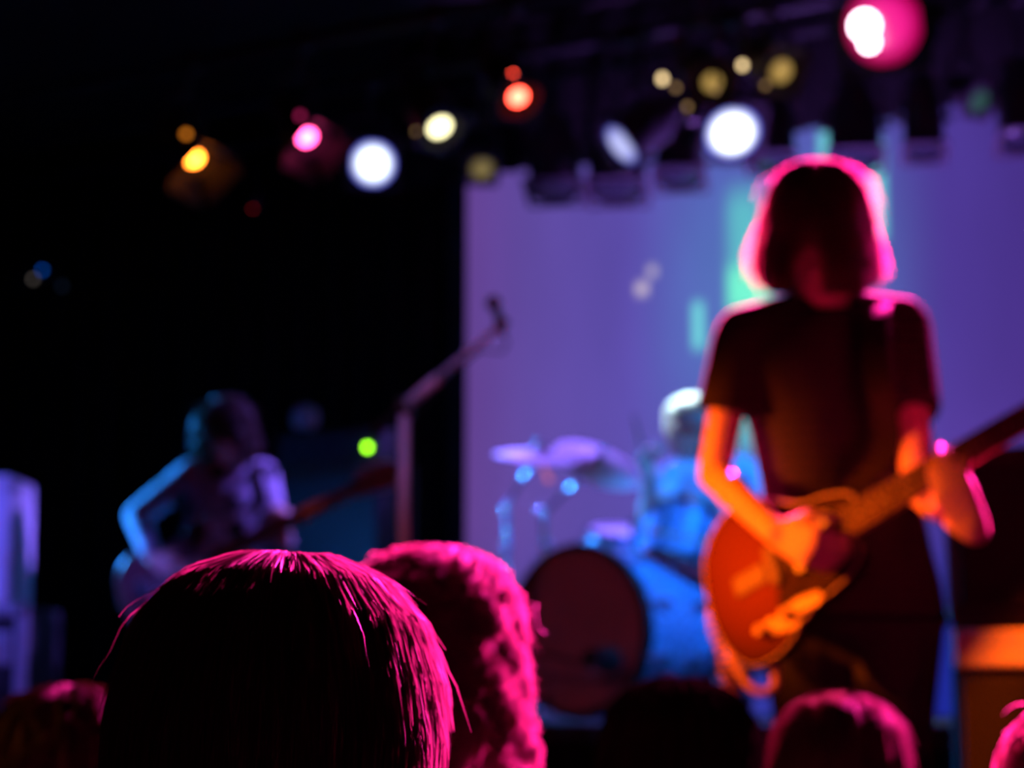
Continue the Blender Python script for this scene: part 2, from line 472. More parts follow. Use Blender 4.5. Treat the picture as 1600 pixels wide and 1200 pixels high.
scr = thing('projection_screen', 'large projection screen glowing purple with pale teal streaks behind the drums', 'screen', st((SCR_L + SCR_R) / 2, SU, SCR_B))
sm = STAGE_M.copy(); sm.translation = st(SCR_L, SU, 0)
MB().box(((SCR_R - SCR_L) / 2, 0.006, (SCR_T + SCR_B) / 2), SCR_R - SCR_L, 0.012, SCR_T - SCR_B).build('picture', screen_mat(), scr, sm)
M['border'] = pm('navy_black_border', (0.012, 0.014, 0.03), 0.8)
sbox(SCR_L - 0.09, SCR_L, SU - 0.01, SU + 0.03, SCR_B - 0.02, SCR_T + 0.08).build('border', M['border'], scr)
sbox(SCR_R, SCR_R + 0.09, SU - 0.01, SU + 0.03, SCR_B - 0.02, SCR_T + 0.08).build('border', M['border'], scr)
sbox(SCR_L, SCR_R, SU - 0.01, SU + 0.03, SCR_T, SCR_T + 0.08).build('border', M['border'], scr)
sbox(SCR_L, SCR_R, SU - 0.01, SU + 0.03, SCR_B - 0.02, SCR_B).build('border', M['border'], scr)

# black curtains beside the screen
def curtain(sa, sb, u, zb, zt, label):
    n = int((sb - sa) / 0.02)
    ph = random.random() * 6
    vs = []; fs = []
    for i in range(n + 1):
        s = sa + (sb - sa) * i / n
        d = 0.035 * math.sin(s * 34 + ph) + 0.012 * math.sin(s * 79 + ph * 2)
        vs += [st(s, u + d, zb), st(s, u + d * 0.8, (zb + zt) / 2), st(s, u + d * 0.4, zt)]
        vs += [st(s, u + d + 0.006, zb), st(s, u + d * 0.8 + 0.006, (zb + zt) / 2), st(s, u + d * 0.4 + 0.006, zt)]
    for i in range(n):
        a = i * 6; b = a + 6
        for k in (0, 1):
            fs.append((a + k, b + k, b + k + 1, a + k + 1)); fs.append((a + k + 3, a + k + 4, b + k + 4, b + k + 3))
        fs.append((a, a + 3, b + 3, b)); fs.append((a + 2, b + 2, b + 5, a + 5))
    fs.append((0, 1, 4, 3)); fs.append((1, 2, 5, 4))
    e = n * 6; fs.append((e, e + 3, e + 4, e + 1)); fs.append((e + 1, e + 4, e + 5, e + 2))
    t = thing('stage_curtain', label, 'curtain', st((sa + sb) / 2, u, zb), 'black backdrop curtains')
    MB().add(vs, fs).build('cloth', M['drape'], t, smooth=True)
    MB().tube([st(sa, u + 0.004, zt + 0.02), st(sb, u + 0.004, zt + 0.02)], 0.024, 10).build('rail', M['black_metal'], t)
curtain(SCR_L - 2.15, SCR_L - 0.12, 8.24, STG, 4.4, 'black velvet curtain hanging beside the purple screen')
curtain(SCR_L - 4.35, SCR_L - 2.22, 8.24, STG, 4.4, 'black velvet curtain behind the road case, farthest from the screen')

# ------------------------------------------------------------------ lighting battens and lamps
def batten(u, z, sa, sb, label):
    t = thing('lighting_batten', label, 'lighting bar', st((sa + sb) / 2, u, z))
    MB().tube([st(sa, u, z), st(sb, u, z)], 0.024, 12).build('pipe', M['black_metal'], t, smooth=True)
    k = 0
    for s in (sa + 0.6, (sa + sb) / 2 + 0.15, sb - 0.6):
        MB().tube([st(s, u, z), st(s, u, CEIL)], 0.008, 6).build('drop_rod', M['black_metal'], t)
BZ = {'a': (5.60, 3.86), 'b': (6.60, 4.04), 'c': (7.62, 4.30)}
batten(*BZ['a'], -6.6, 0.6, 'black lighting bar over mid stage carrying the coloured spotlights')
batten(*BZ['b'], -6.6, 0.2, 'black lighting bar over the drum kit carrying the blue-white spotlights')
batten(*BZ['c'], -5.6, 0.2, 'black lighting bar close in front of the screen top')

def lamp(px, py, row, d, R, length, lens, label, cat='spotlight', doors=False, can=None, lens_r=None, group=None, lens_at=-0.04, bulb=None, cmat=None):
    """a PAR lamp whose lens centre is at the pixel on the plane of its bar; d: where it points (world)"""
    u, bz = BZ[row]
    p = on_u(px, py, u)
    d = V(d).normalized()
    mw = aim(p, d)
    s = p.dot(S)
    t = thing('stage_lamp', label, cat, p, group)
    cm = cmat or M['fixture']
    # can: an open double-walled tube; local -Z is the way it points, lens at z = 0
    prof = [(R, -0.05), (R, length * 0.6), (R * 0.72, length * 0.8), (R * 0.55, length), (0, length),
            (0, length - 0.006), (R * 0.5, length - 0.008), (R * 0.67, length * 0.8), (R - 0.005, length * 0.6), (R - 0.005, -0.05)]
    MB().lathe(prof, n=28, closed=True).build('can', cm, t, mw, angle=40)
    lr = lens_r or R * 0.93
    MB().lathe([(0, -0.012), (lr * 0.4, -0.010), (lr * 0.75, -0.004), (lr, 0.004), (lr, 0.010), (0, 0.010)], n=28).build('lens', lens, t, mw @ Matrix.Translation((0, 0, lens_at)), smooth=True)
    g = MB()
    for a in range(4):
        rm = Matrix.Rotation(a * math.pi / 2, 4, 'Z')
        g.box(rm @ V((R * 1.02, 0, -0.052)), 0.022 if a % 2 == 0 else 0.022, R * 2.1, 0.006, rm)
    g.build('gel_frame', cm, t, mw)
    if doors:
        for a in range(4):
            rm = Matrix.Rotation(a * math.pi / 2 + 0.2, 4, 'Z')
            dm = mw @ rm @ Matrix.Translation((R * 1.02, 0, -0.055)) @ Matrix.Rotation(math.radians(-28), 4, 'Y')
            w0, w1, h = R * 0.9, R * 1.25, R * 1.25
            vs = [(0, -w0, 0), (0, w0, 0), (0, w1, -h), (0, -w1, -h)]
            vs += [(0.003, y, z) for _, y, z in vs]
            MB().add(vs, [(0, 1, 2, 3), (7, 6, 5, 4), (0, 4, 5, 1), (1, 5, 6, 2), (2, 6, 7, 3), (3, 7, 4, 0)]).build('barn_door', cm, t, dm)
    if bulb:
        bm_, br, boff = bulb
        bp0 = on_u(boff[0], boff[1], u - 0.05)
        MB().ball((0, 0, 0), br, n=14).build('bulb', bm_, t, Matrix.Translation(bp0), smooth=True)
        MB().tube([bp0, p], 0.006, 6).build('bulb_arm', cm, t)
    # yoke from the sides of the can up to the bar
    ax = d.cross(UP)
    ax = ax.normalized() if ax.length > 0.05 else S.copy()
    cz = p - d * (length * 0.35)
    top = V(st(s, u, bz))
    hang = V((cz.x, cz.y, min(max(cz.z + R + 0.09, bz - 0.35), bz - 0.06)))
    r2 = R + 0.015
    MB().tube([cz + ax * r2, cz + ax * r2 + (hang - cz) * 0.75, hang + ax * r2 * 0.5, hang - ax * r2 * 0.5, cz - ax * r2 + (hang - cz) * 0.75, cz - ax * r2], 0.008, 6).build('yoke', cm, t)
    MB().tube([hang, V((hang.x, hang.y, bz - 0.03)).lerp(top, 0.5) if (hang - top).length > 0.15 else top, top], 0.010, 8).build('hanger', cm, t)
    MB().box(top, 0.05, 0.066, 0.07, STAGE_M, 0.006).build('clamp', M['black_metal'], t)
    for sg in (-1, 1):
        MB().tube([cz + ax * sg * (R - 0.002), cz + ax * sg * (R + 0.035)], 0.014, 10).build('knob', M['plastic'], t)
    return t
cdir = -CF
def dirn(dx, dy, toward):
    """direction with image components (dx right, dy down) and a part towards the camera"""
    return CR * dx - CU * dy - CF * toward
hot_orange = emit('orange_lens', (1.0, 0.22, 0.018), 24)
hot_pink = emit('pink_lens', (1.0, 0.06, 0.27), 22)
hot_red = emit('red_lens', (1.0, 0.06, 0.035), 20)
hot_yellow = emit('yellow_lens', (1.0, 0.92, 0.50), 4, (0.75, 0.55, 0.10), 0.07, 1)
dim_yellow = emit('amber_plate_glow', (0.50, 0.31, 0.08), 0.9, (0.25, 0.14, 0.04), 0.05, 0.6)  # emission standing in for light caught on back-plates of turned-away lamps
faint_yellow = emit('faint_straw_lens', (0.20, 0.15, 0.05), 1.0, (0.06, 0.04, 0.03), 0.06, 0.5)
faint_teal = emit('faint_teal_lens', (0.02, 0.07, 0.055), 1.0, (0.01, 0.03, 0.025), 0.06, 0.5)
white_blue = emit('blue_white_lens', (0.85, 0.95, 1.0), 2.6, (0.13, 0.14, 0.95), 0.090, 0.9)
white_blue2 = emit('blue_white_lens_oblique', (0.55, 0.58, 1.0), 1.0, (0.10, 0.10, 0.85), 0.086, 0.6)
white_blue3 = emit('blue_white_lens_bright', (0.9, 0.97, 1.0), 3.2, (0.12, 0.14, 0.95), 0.100, 0.9)
dark_lens = pm('dark_glass_lens', (0.02, 0.02, 0.03), 0.15, var=0.1, bump=0)
warm_glint = emit('warm_glint', (1.0, 0.72, 0.35), 3.0)  # glow standing in for reflections on metal fittings
soft_glint = emit('soft_warm_glint', (0.62, 0.36, 0.14), 1.0)
orange_bulb = emit('orange_bulb', (1.0, 0.28, 0.02), 1.6)
pink_bulb = emit('pink_bulb', (0.8, 0.03, 0.20), 0.9)

lamp(298, 239, 'a', dirn(0.55, 0.78, 0.60), 0.072, 0.20, hot_orange, 'spotlight with glowing orange-yellow lens on the mid-stage bar', doors=True, cmat=M['black_metal'], lens_r=0.029, bulb=(orange_bulb, 0.012, (291, 210)))
lamp(474, 206, 'a', dirn(0.48, 0.70, 0.66), 0.066, 0.20, hot_pink, 'spotlight with small magenta lens on the mid-stage bar', doors=True, cmat=M['black_metal'], lens_r=0.029, bulb=(pink_bulb, 0.011, (469, 181)))
lamp(681, 189, 'a', dirn(0.45, 0.75, 0.62), 0.075, 0.20, hot_yellow, 'spotlight with pale yellow lens on the mid-stage bar', cmat=M['black_metal'], lens_r=0.038, bulb=(soft_glint, 0.010, (652, 206)))  # the small ball here is a glint given its own glow
lamp(804, 143, 'a', dirn(0.35, 0.65, 0.72), 0.075, 0.20, hot_red, 'spotlight with glowing red lens on the mid-stage bar', cmat=M['black_metal'], lens_r=0.028, bulb=(hot_red, 0.016, (801, 121)))
lamp(580, 256, 'b', dirn(0.25, 0.10, 1.0), 0.096, 0.24, white_blue, 'blue-white round spotlight beside the dark curtain, facing the crowd', lens_r=0.090)
lamp(983, 217, 'b', dirn(-0.75, 0.62, 0.42), 0.092, 0.24, white_blue2, 'blue-white spotlight turned sideways, its lens seen as a narrow oval', lens_r=0.086)
lamp(1141, 201, 'b', dirn(0.10, 0.50, 0.9), 0.106, 0.24, white_blue3, 'brightest blue-white round spotlight above the screen, over the guitarist', lens_r=0.100)

# the strong magenta back light: a wide open can with a bright bulb in a pink glowing bowl
bowl = emit('magenta_bowl', (1.0, 0.008, 0.30), 0.95, (0.42, 0.0, 0.07), 0.12, 0.8)
mag_bulb = emit('magenta_hot_bulb', (1.0, 0.72, 0.86), 9)
t = lamp(1385, 40, 'a', dirn(-0.40, 0.16, 0.9), 0.125, 0.26, bowl, 'strong magenta spotlight with white-hot bulb above the guitarist', lens_r=0.118, cmat=pm('matt_black_paint', (0.004, 0.003, 0.004), 0.9, var=0.2, spec=0.05))
MB().ball((0, 0, 0), 0.042, n=18).build('bulb', mag_bulb, t, Matrix.Translation(on_u(1351, 40, 5.52)), smooth=True)
MB().ball((0, 0, 0), 0.028, n=14).build('bulb', mag_bulb, t, Matrix.Translation(on_u(1358, 66, 5.50)), smooth=True)
MB().tube([on_u(1351, 40, 5.52), on_u(1385, 40, 5.60)], 0.012, 8).build('bulb_socket', M['steel'], t)

# amber lamps and glowing balls added for metal glints above the screen
lamp(1108, 122, 'a', dirn(0.2, 0.5, 0.85), 0.062, 0.18, dim_yellow, 'dim amber spotlight with painted back-plate glow, the one next to the string of added warm glints', lens_r=0.030, doors=False)
lamp(1212, 106, 'a', dirn(0.4, 0.45, 0.85), 0.066, 0.18, dim_yellow, 'dim amber spotlight with painted back-plate glow, the one next to the magenta spotlight', lens_r=0.036, doors=False)
lamp(752, 258, 'c', dirn(0.1, 0.5, 0.85), 0.066, 0.16, faint_yellow, 'faint straw-coloured lamp at the curtain end of the screen top', lens_r=0.058)
lamp(1520, 152, 'c', dirn(0.4, 0.5, 0.8), 0.060, 0.16, faint_teal, 'faint teal lamp at the screen top beyond the magenta spotlight', lens_r=0.052)
def glint_drop(px, py, r, mat, label):  # added ball on a cord, glowing in place of a metal glint
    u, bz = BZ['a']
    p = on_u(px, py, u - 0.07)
    t = thing('glint_ball', label, 'glint', p, 'added warm glints on the mid-stage bar')
    MB().ball((0, 0, 0), r, r, r * 1.2, n=14).build('glint_glow', mat, t, Matrix.Translation(p), smooth=True)
    MB().lathe([(0, r * 1.0), (r * 0.6, r * 1.0), (r * 0.6, r * 2.0), (0, r * 2.0)], Matrix.Translation(p), 12).build('glint_mount', M['plastic'], t)
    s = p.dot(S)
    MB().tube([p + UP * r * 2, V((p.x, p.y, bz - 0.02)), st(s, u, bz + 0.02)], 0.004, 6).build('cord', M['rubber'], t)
for px, py, r, m_, lb in ((1035, 123, 0.011, warm_glint, 'added bright warm glint on the side of the red spotlight, top of a trailing string'),
                          (1056, 137, 0.008, soft_glint, 'added dim warm glint just under the bright one at the top of its string'),
                          (1074, 167, 0.008, soft_glint, 'added dim warm glint lowest in its string, just above the brightest blue-white spotlight'),
                          (1160, 102, 0.010, warm_glint, 'added bright warm glint hanging between the two dim amber spotlights'),
                          (1118, 141, 0.007, soft_glint, 'added faint warm glint right under the amber spotlight next to the string'),
                          (1196, 133, 0.007, soft_glint, 'added faint warm glint under the amber spotlight next to the magenta one')):
    glint_drop(px, py, r, m_, lb)

# unlit cans hanging before the screen's upper edge, pointing down
for px, py, R, lb in ((866, 284, 0.115, 'first from the curtain'), (964, 284, 0.125, 'second from the curtain'),
                      (1062, 264, 0.105, 'third from the curtain'), (1206, 238, 0.095, 'above the guitarist, left of the head'),
                      (1336, 234, 0.105, 'directly above the guitarist'), (1444, 222, 0.080, 'beside the faint teal lamp'), (1600, 204, 0.100, 'at the far end from the curtain')):
    lamp(px, py, 'c', st(0.10, -0.25, -1.0), R, 0.30, dark_lens,
         {'above the guitarist, left of the head': 'unlit black can lamp before the screen, between the bright blue-white spotlight and the guitarist head'}.get(lb, 'unlit black can lamp before the screen top, ' + lb))

# black border valance above the screen hides the bar ends
val = thing('border_curtain', 'short black border curtain hung above the projection screen', 'curtain', st((SCR_L + SCR_R) / 2, 7.95, 3.97))
n = 150; vs = []; fs = []
for i in range(n + 1):
    s = SCR_L - 0.3 + (SCR_R - SCR_L + 0.5) * i / n
    dd = 0.03 * math.sin(s * 31)
    zb = 3.985 + 0.012 * math.sin(s * 9)
    vs += [st(s, 7.95 + dd, zb), st(s, 7.95 + dd * 0.5, CEIL), st(s, 7.956 + dd * 0.5, CEIL), st(s, 7.956 + dd, zb)]
for i in range(n):
    a = i * 4; b = a + 4
    fs += [(a, b, b + 1, a + 1), (a + 2, b + 2, b + 3, a + 3), (a, a + 3, b + 3, b)]
MB().add(vs, fs).build('cloth', M['drape'], val, smooth=True)

# ------------------------------------------------------------------ people
def hand(mb, wrist, d, n, side, k=1.0, curl=(0.5, 0.5, 0.5, 0.5), thumb=0.3, spread=0.05, out=1.0):
    """palm and five bent fingers grown into mb. d: wrist to knuckles, n: palm side, side: towards the thumb"""
    d = d.normalized(); n = (n - d * n.dot(d)).normalized()
    side = (side - d * side.dot(d) - n * side.dot(n)).normalized()
    L = [(0.044, 0.027, 0.021), (0.049, 0.031, 0.023), (0.046, 0.029, 0.022), (0.036, 0.023, 0.019)]
    for i in range(4):
        off = (1.5 - i) * 0.0205 * k
        a = wrist + side * off * 0.55 + d * 0.012 * k
        b = wrist + side * off + d * (0.088 - 0.004 * abs(i - 1)) * k
        mb.limb(a, b, 0.0155 * k, 0.0125 * k, n=10)
        ang = 0.0
        fd = (d + side * (1.5 - i) * spread).normalized()
        p = b
        for j, l in enumerate(L[i]):
            ang += curl[i] * (1.0, 1.1, 0.7)[j]
            q = fd * math.cos(ang) + n * math.sin(ang)
            e = p + q * l * k
            mb.limb(p, e, (0.0100, 0.0092, 0.0084)[j] * k, (0.0092, 0.0084, 0.0072)[j] * k, n=10)
            p = e
    p = wrist + side * 0.022 * k + d * 0.022 * k
    q = (side * 0.85 * out + d * 0.75 + n * thumb).normalized()
    e = p + q * 0.042 * k; mb.limb(p, e, 0.0145 * k, 0.0115 * k, n=10)
    q2 = (side * 0.25 * out + d * 0.95 + n * (thumb + 0.25)).normalized()
    e2 = e + q2 * 0.032 * k; mb.limb(e, e2, 0.011 * k, 0.0098 * k, n=10)
    q3 = (d * 0.9 + n * (thumb + 0.5) - side * 0.05).normalized()
    mb.limb(e2, e2 + q3 * 0.024 * k, 0.0098 * k, 0.0078 * k, n=10)

def head_shape(mb, c, R, k=1.0):
    """R: 3x3 with columns right, forward, up; c: centre of the skull"""
    r, f, u = R.col[0], R.col[1], R.col[2]
    m = R.to_4x4()
    P = lambda x, y, z: c + (r * x + f * y + u * z) * k
    mb.ball(P(0, -0.008, 0.022), 0.074 * k, 0.093 * k, 0.088 * k, m, 20)
    mb.ball(P(0, 0.024, -0.040), 0.058 * k, 0.062 * k, 0.066 * k, m, 18)
    mb.ball(P(0, 0.055, -0.088), 0.028 * k, 0.026 * k, 0.022 * k, m, 12)      # chin
    mb.limb(P(0, 0.083, -0.002), P(0, 0.104, -0.036), 0.009 * k, 0.014 * k, n=10)  # nose
    for s in (-1, 1):
        mb.ball(P(0.030 * s, 0.074, 0.014), 0.024 * k, 0.012 * k, 0.008 * k, m, 10)   # brow
        mb.ball(P(0.036 * s, 0.062, -0.030), 0.020 * k, 0.018 * k, 0.018 * k, m, 10)  # cheek
        mb.ball(P(0.078 * s, -0.004, -0.012), 0.009 * k, 0.021 * k, 0.032 * k, m, 12) # ear
    mb.ball(P(0, 0.082, -0.058), 0.024 * k, 0.010 * k, 0.006 * k, m, 10)       # lips
    mb.ball(P(0, 0.080, -0.067), 0.020 * k, 0.010 * k, 0.007 * k, m, 10)

def person(label, base, J, HR, f, shirt, trouser=None, k=1.0, voxel=0.008, hands=None, sleeve='short', hem=0.06, group=None, skin=None, shoes=True, arm=1.0):
    """J: joints in world space. HR: head axes (right, forward, up). f: way the chest faces."""
    t = thing('person', label, 'person', base, group)
    b = MB()
    r = (J['sh_r'] - J['sh_l']).normalized()
    f = (f - r * f.dot(r)).normalized()
    pv, nk = J['pelvis'], J['neck']
    up = (nk - pv).normalized()
    hr = (J['hip_r'] - J['hip_l']).normalized()
    hf = (f - hr * f.dot(hr)).normalized()
    def ring(x, rx, ry, rr=None, off=0):
        w = min(1, max(0, x * 2))
        R_ = hr.lerp(r, w).normalized(); F_ = hf.lerp(f, w).normalized()
        return (pv.lerp(nk, x) + F_ * off, R_, F_, rx * k, ry * k)
    half = (J['sh_r'] - J['sh_l']).length / 2 / k
    rings = [ring(-0.22, 0.08, 0.07), ring(-0.13, 0.145, 0.105), ring(0.0, 0.165, 0.112), ring(0.22, 0.148, 0.100), ring(0.42, 0.138, 0.098),
             ring(0.62, 0.152, 0.110), ring(0.80, half - 0.005, 0.108), ring(0.91, half - 0.02, 0.085), ring(0.97, half * 0.6, 0.068), ring(1.0, 0.06, 0.055)]
    b.loft(rings)
    for s in ('l', 'r'):
        b.limb(J['sh_' + s], J['el_' + s], 0.048 * k * arm, 0.038 * k * arm)
        b.limb(J['el_' + s], J['wr_' + s], 0.038 * k * arm, 0.026 * k)
        mid = J['el_' + s].lerp(J['wr_' + s], 0.3); b.ball(mid, 0.041 * k * arm)
        b.limb(nk + up * 0.015 * k, J['sh_' + s] + up * 0.012 * k, 0.040 * k, 0.036 * k)
        b.limb(J['hip_' + s], J['kn_' + s], 0.086 * k, 0.056 * k)
        b.limb(J['kn_' + s], J['an_' + s], 0.054 * k, 0.036 * k)
        b.ball(J['kn_' + s].lerp(J['an_' + s], 0.28), 0.058 * k)
        ft = J['toe_' + s]; an = J['an_' + s]
        b.limb(an, an.lerp(ft, 0.5) - UP * 0.02 * k, 0.036 * k, 0.034 * k); b.limb(an.lerp(ft, 0.5) - UP * 0.02 * k, ft, 0.034 * k, 0.026 * k)
        if hands and s in hands: hand(b, *hands[s])
        else:
            d = (J['wr_' + s] - J['el_' + s]).normalized()
            hand(b, J['wr_' + s], d, -r if s == 'r' else r, f, k, (0.35, 0.4, 0.4, 0.45), 0.2)
    c = J['head']
    b.limb(nk - up * 0.03 * k, c - HR.col[2] * 0.05 * k - HR.col[1] * 0.012 * k, 0.056 * k, 0.052 * k)
    head_shape(b, c, HR, k)
    b.build('body', skin or M['skin'], t, voxel=voxel)
    for s in (-1, 1):
        e = c + (HR.col[0] * 0.031 * s + HR.col[1] * 0.080 - HR.col[2] * 0.002) * k
        MB().ball(e, 0.0115 * k, n=10).build('eye', M['eye'], t, smooth=True)
    # shirt
    q = MB(); g = 0.014
    sr = [ring(-hem, 0.172 + g, 0.122 + g), ring(0.05, 0.165 + g, 0.112 + g), ring(0.22, 0.150 + g, 0.102 + g), ring(0.42, 0.142 + g, 0.102 + g),
          ring(0.62, 0.156 + g, 0.112 + g), ring(0.80, half + 0.010, 0.105 + g), ring(0.90, half - 0.002, 0.085 + g), ring(0.96, half * 0.68, 0.070 + g), ring(0.985, 0.085, 0.074)]
    q.loft(sr)
    for s in ('l', 'r'):
        a, e, w = J['sh_' + s], J['el_' + s], J['wr_' + s]
        q.ball(a - up * 0.004 * k, 0.056 * k)
        q.limb(nk + up * 0.004 * k - r * 0.0 * k, a + up * 0.010 * k, 0.048 * k, 0.048 * k)
        if sleeve == 'short':
            q.tube([a, a.lerp(e, 0.55)], [0.056 * k, 0.064 * k * (0.5 + arm * 0.5)], 18)
        else:
            q.limb(a, e, 0.062 * k, 0.052 * k); q.tube([e, e.lerp(w, 0.93)], [0.052 * k, 0.040 * k], 18)
    q.build('shirt', shirt, t, voxel=voxel * 1.1, relax=14)
    # trousers and shoes
    q = MB()
    q.loft([ring(-0.24, 0.09, 0.08), ring(-0.14, 0.158, 0.118), ring(0.0, 0.176, 0.123), ring(0.09, 0.168, 0.114)])
    for s in ('l', 'r'):
        q.limb(J['hip_' + s], J['kn_' + s], 0.098 * k, 0.068 * k)
        q.tube([J['kn_' + s], J['an_' + s]], [0.068 * k, 0.056 * k], 18)
    q.build('trousers', trouser or M['denim'], t, voxel=voxel * 1.2, relax=3)
    if shoes:
        for s in ('l', 'r'):
            an, ft = J['an_' + s], J['toe_' + s]
            z0 = an.z - 0.075 * k
            q = MB()
            fd = V((ft.x - an.x, ft.y - an.y, 0)).normalized(); sd = V((fd.y, -fd.x, 0))
            for i, (x, w_, h) in enumerate(((-0.055, 0.034, 0.060), (-0.02, 0.040, 0.075), (0.05, 0.044, 0.060), (0.12, 0.047, 0.042), (0.165, 0.040, 0.034))):
                q.ball(V((an.x, an.y, z0)) + fd * x * k + UP * h * 0.5 * k, 0.05 * k, w_ * k, h * 0.52 * k, frame(V(), fd, -sd, UP), 14)
            q.build('shoe', M['shoe'], t, voxel=voxel, relax=3)
    return t

def axes(yaw, pitch=0.0, roll=0.0):
    """head or body axes: yaw 0 faces +Y, positive turns left; positive pitch bows the head"""
    m = Matrix.Rotation(yaw, 3, 'Z') @ Matrix.Rotation(-pitch, 3, 'X') @ Matrix.Rotation(roll, 3, 'Y')
    return m

# ---- hair: ribbons laid over a profile turned around the skull
def hair(parent, c, R, prof, mat, count, length, sx=1.0, sy=1.0, width=0.0035, lift=0.006, open_deg=55, open_z=0.03,
         curl=0.0, turns=3.0, seed=1, warp=None, shell=0.97, stray=0.04, segs=7, lump=0.0):
    rnd = random.Random(seed)
    r, f, u = R.col[0], R.col[1], R.col[2]
    # arc length table of the profile
    arc = [0.0]
    for a, b in zip(prof, prof[1:]):
        arc.append(arc[-1] + math.hypot(b[0] - a[0], b[1] - a[1]))
    T = arc[-1]
    def at(s):
        s = min(max(s, 0), T)
        for i in range(len(prof) - 1):
            if s <= arc[i + 1] + 1e-9:
                q = (s - arc[i]) / max(arc[i + 1] - arc[i], 1e-9)
                return prof[i][0] + (prof[i + 1][0] - prof[i][0]) * q, prof[i][1] + (prof[i + 1][1] - prof[i][1]) * q
        return prof[-1]
    def pos(az, s, out=0.0):
        pr, pz = at(s)
        k = 1.0
        dz = 0.0
        if warp: k, dz = warp(az, pz)
        if lump: k += lump * (math.sin(az * 6 + pz * 40) * math.sin(pz * 62 + az * 3) + 0.45 * math.sin(az * 11 - pz * 80))
        x, y = math.sin(az) * sx, math.cos(az) * sy
        rr = pr * k + out
        return c + r * (x * rr) + f * (y * rr) + u * (pz + dz + out * (0.7 if pz > 0.06 else 0.1))
    def blocked(az, pz):
        a = abs((az + math.pi) % (2 * math.pi) - math.pi)
        return math.degrees(a) < open_deg * min(1.0, max(0.0, (open_z - pz) / 0.03)) and pz < open_z
    mb = MB()
    na, ns = 48, 26
    idx = {}
    for i in range(ns + 1):
        for j in range(na):
            az = 2 * math.pi * j / na
            s = T * i / ns
            p = pos(az, s)
            idx[i, j] = len(mb.v); mb.v.append(c + (p - c) * shell)
    for i in range(ns):
        for j in range(na):
            az = 2 * math.pi * (j + 0.5) / na
            if blocked(az, at(T * (i + 0.5) / ns)[1]): continue
            q = (idx[i, j], idx[i, (j + 1) % na], idx[i + 1, (j + 1) % na], idx[i + 1, j])
            mb.f.append(q)
    for _ in range(count):
        az = rnd.uniform(0, 2 * math.pi)
        s = T * rnd.random() ** 0.8
        l = length * rnd.uniform(0.6, 1.15)
        if s + l > T and rnd.random() > 0.25: s = max(0, T - l * rnd.uniform(0.9, 1.3))
        if blocked(az, at(s)[1]) or blocked(az, at(min(T, s + l))[1]): continue
        stray_k = 1.0
        if rnd.random() < stray: stray_k = rnd.uniform(2.0, 4.0)
        o0 = rnd.uniform(0, lift * 0.6); o1 = rnd.uniform(0.2, 1.0) * lift * stray_k
        drift = rnd.uniform(-0.25, 0.25)
        tw = rnd.uniform(0, math.pi); ph = rnd.uniform(0, 6.28)
        n = segs if not curl else segs * 2
        w0 = width * rnd.uniform(0.7, 1.3)
        pts = []
        for i in range(n + 1):
            q = i / n
            a_ = az + drift * q * l / 0.1 * 0.5
            o_ = o0 + (o1 - o0) * q
            if curl:
                a_ += curl * math.sin(ph + q * turns * 6.28) / max(0.04, at(s + l * q)[0])
                o_ += curl * (1 + math.cos(ph + q * turns * 6.28)) * 0.8
            pts.append(pos(a_, s + l * q, o_))
        k0 = len(mb.v)
        for i, p in enumerate(pts):
            tg = (pts[min(i + 1, n)] - pts[max(i - 1, 0)])
            tg = tg.normalized() if tg.length > 1e-7 else -u
            nrm = (p - c).normalized()
            sd = tg.cross(nrm)
            sd = sd.normalized() if sd.length > 1e-6 else tg.orthogonal().normalized()
            nn = sd.cross(tg)
            wd = sd * math.cos(tw + i * 0.15) + nn * math.sin(tw + i * 0.15)
            w_ = w0 * (1 - 0.75 * (i / n) ** 2)
            mb.v += [p - wd * w_ * 0.5, p + wd * w_ * 0.5]
        for i in range(n):
            a = k0 + i * 2
            mb.f.append((a, a + 1, a + 3, a + 2))
    return mb.build('hair', mat, parent, smooth=True)

SHORT = [(0.0, 0.124), (0.030, 0.121), (0.060, 0.107), (0.083, 0.080), (0.095, 0.045), (0.099, 0.010), (0.098, -0.030), (0.092, -0.065), (0.078, -0.100)]
BOB = [(0.0, 0.126), (0.032, 0.122), (0.062, 0.106), (0.085, 0.074), (0.097, 0.035), (0.105, -0.010), (0.111, -0.055), (0.111, -0.090), (0.101, -0.116), (0.080, -0.134)]
SHAG = [(0.0, 0.128), (0.035, 0.124), (0.070, 0.106), (0.094, 0.075), (0.104, 0.035), (0.107, -0.010), (0.106, -0.055), (0.100, -0.090), (0.090, -0.115)]
LONG = [(0.0, 0.130), (0.035, 0.126), (0.068, 0.110), (0.092, 0.080), (0.104, 0.040), (0.110, 0.0), (0.116, -0.05), (0.122, -0.11), (0.124, -0.17), (0.118, -0.23), (0.105, -0.28)]

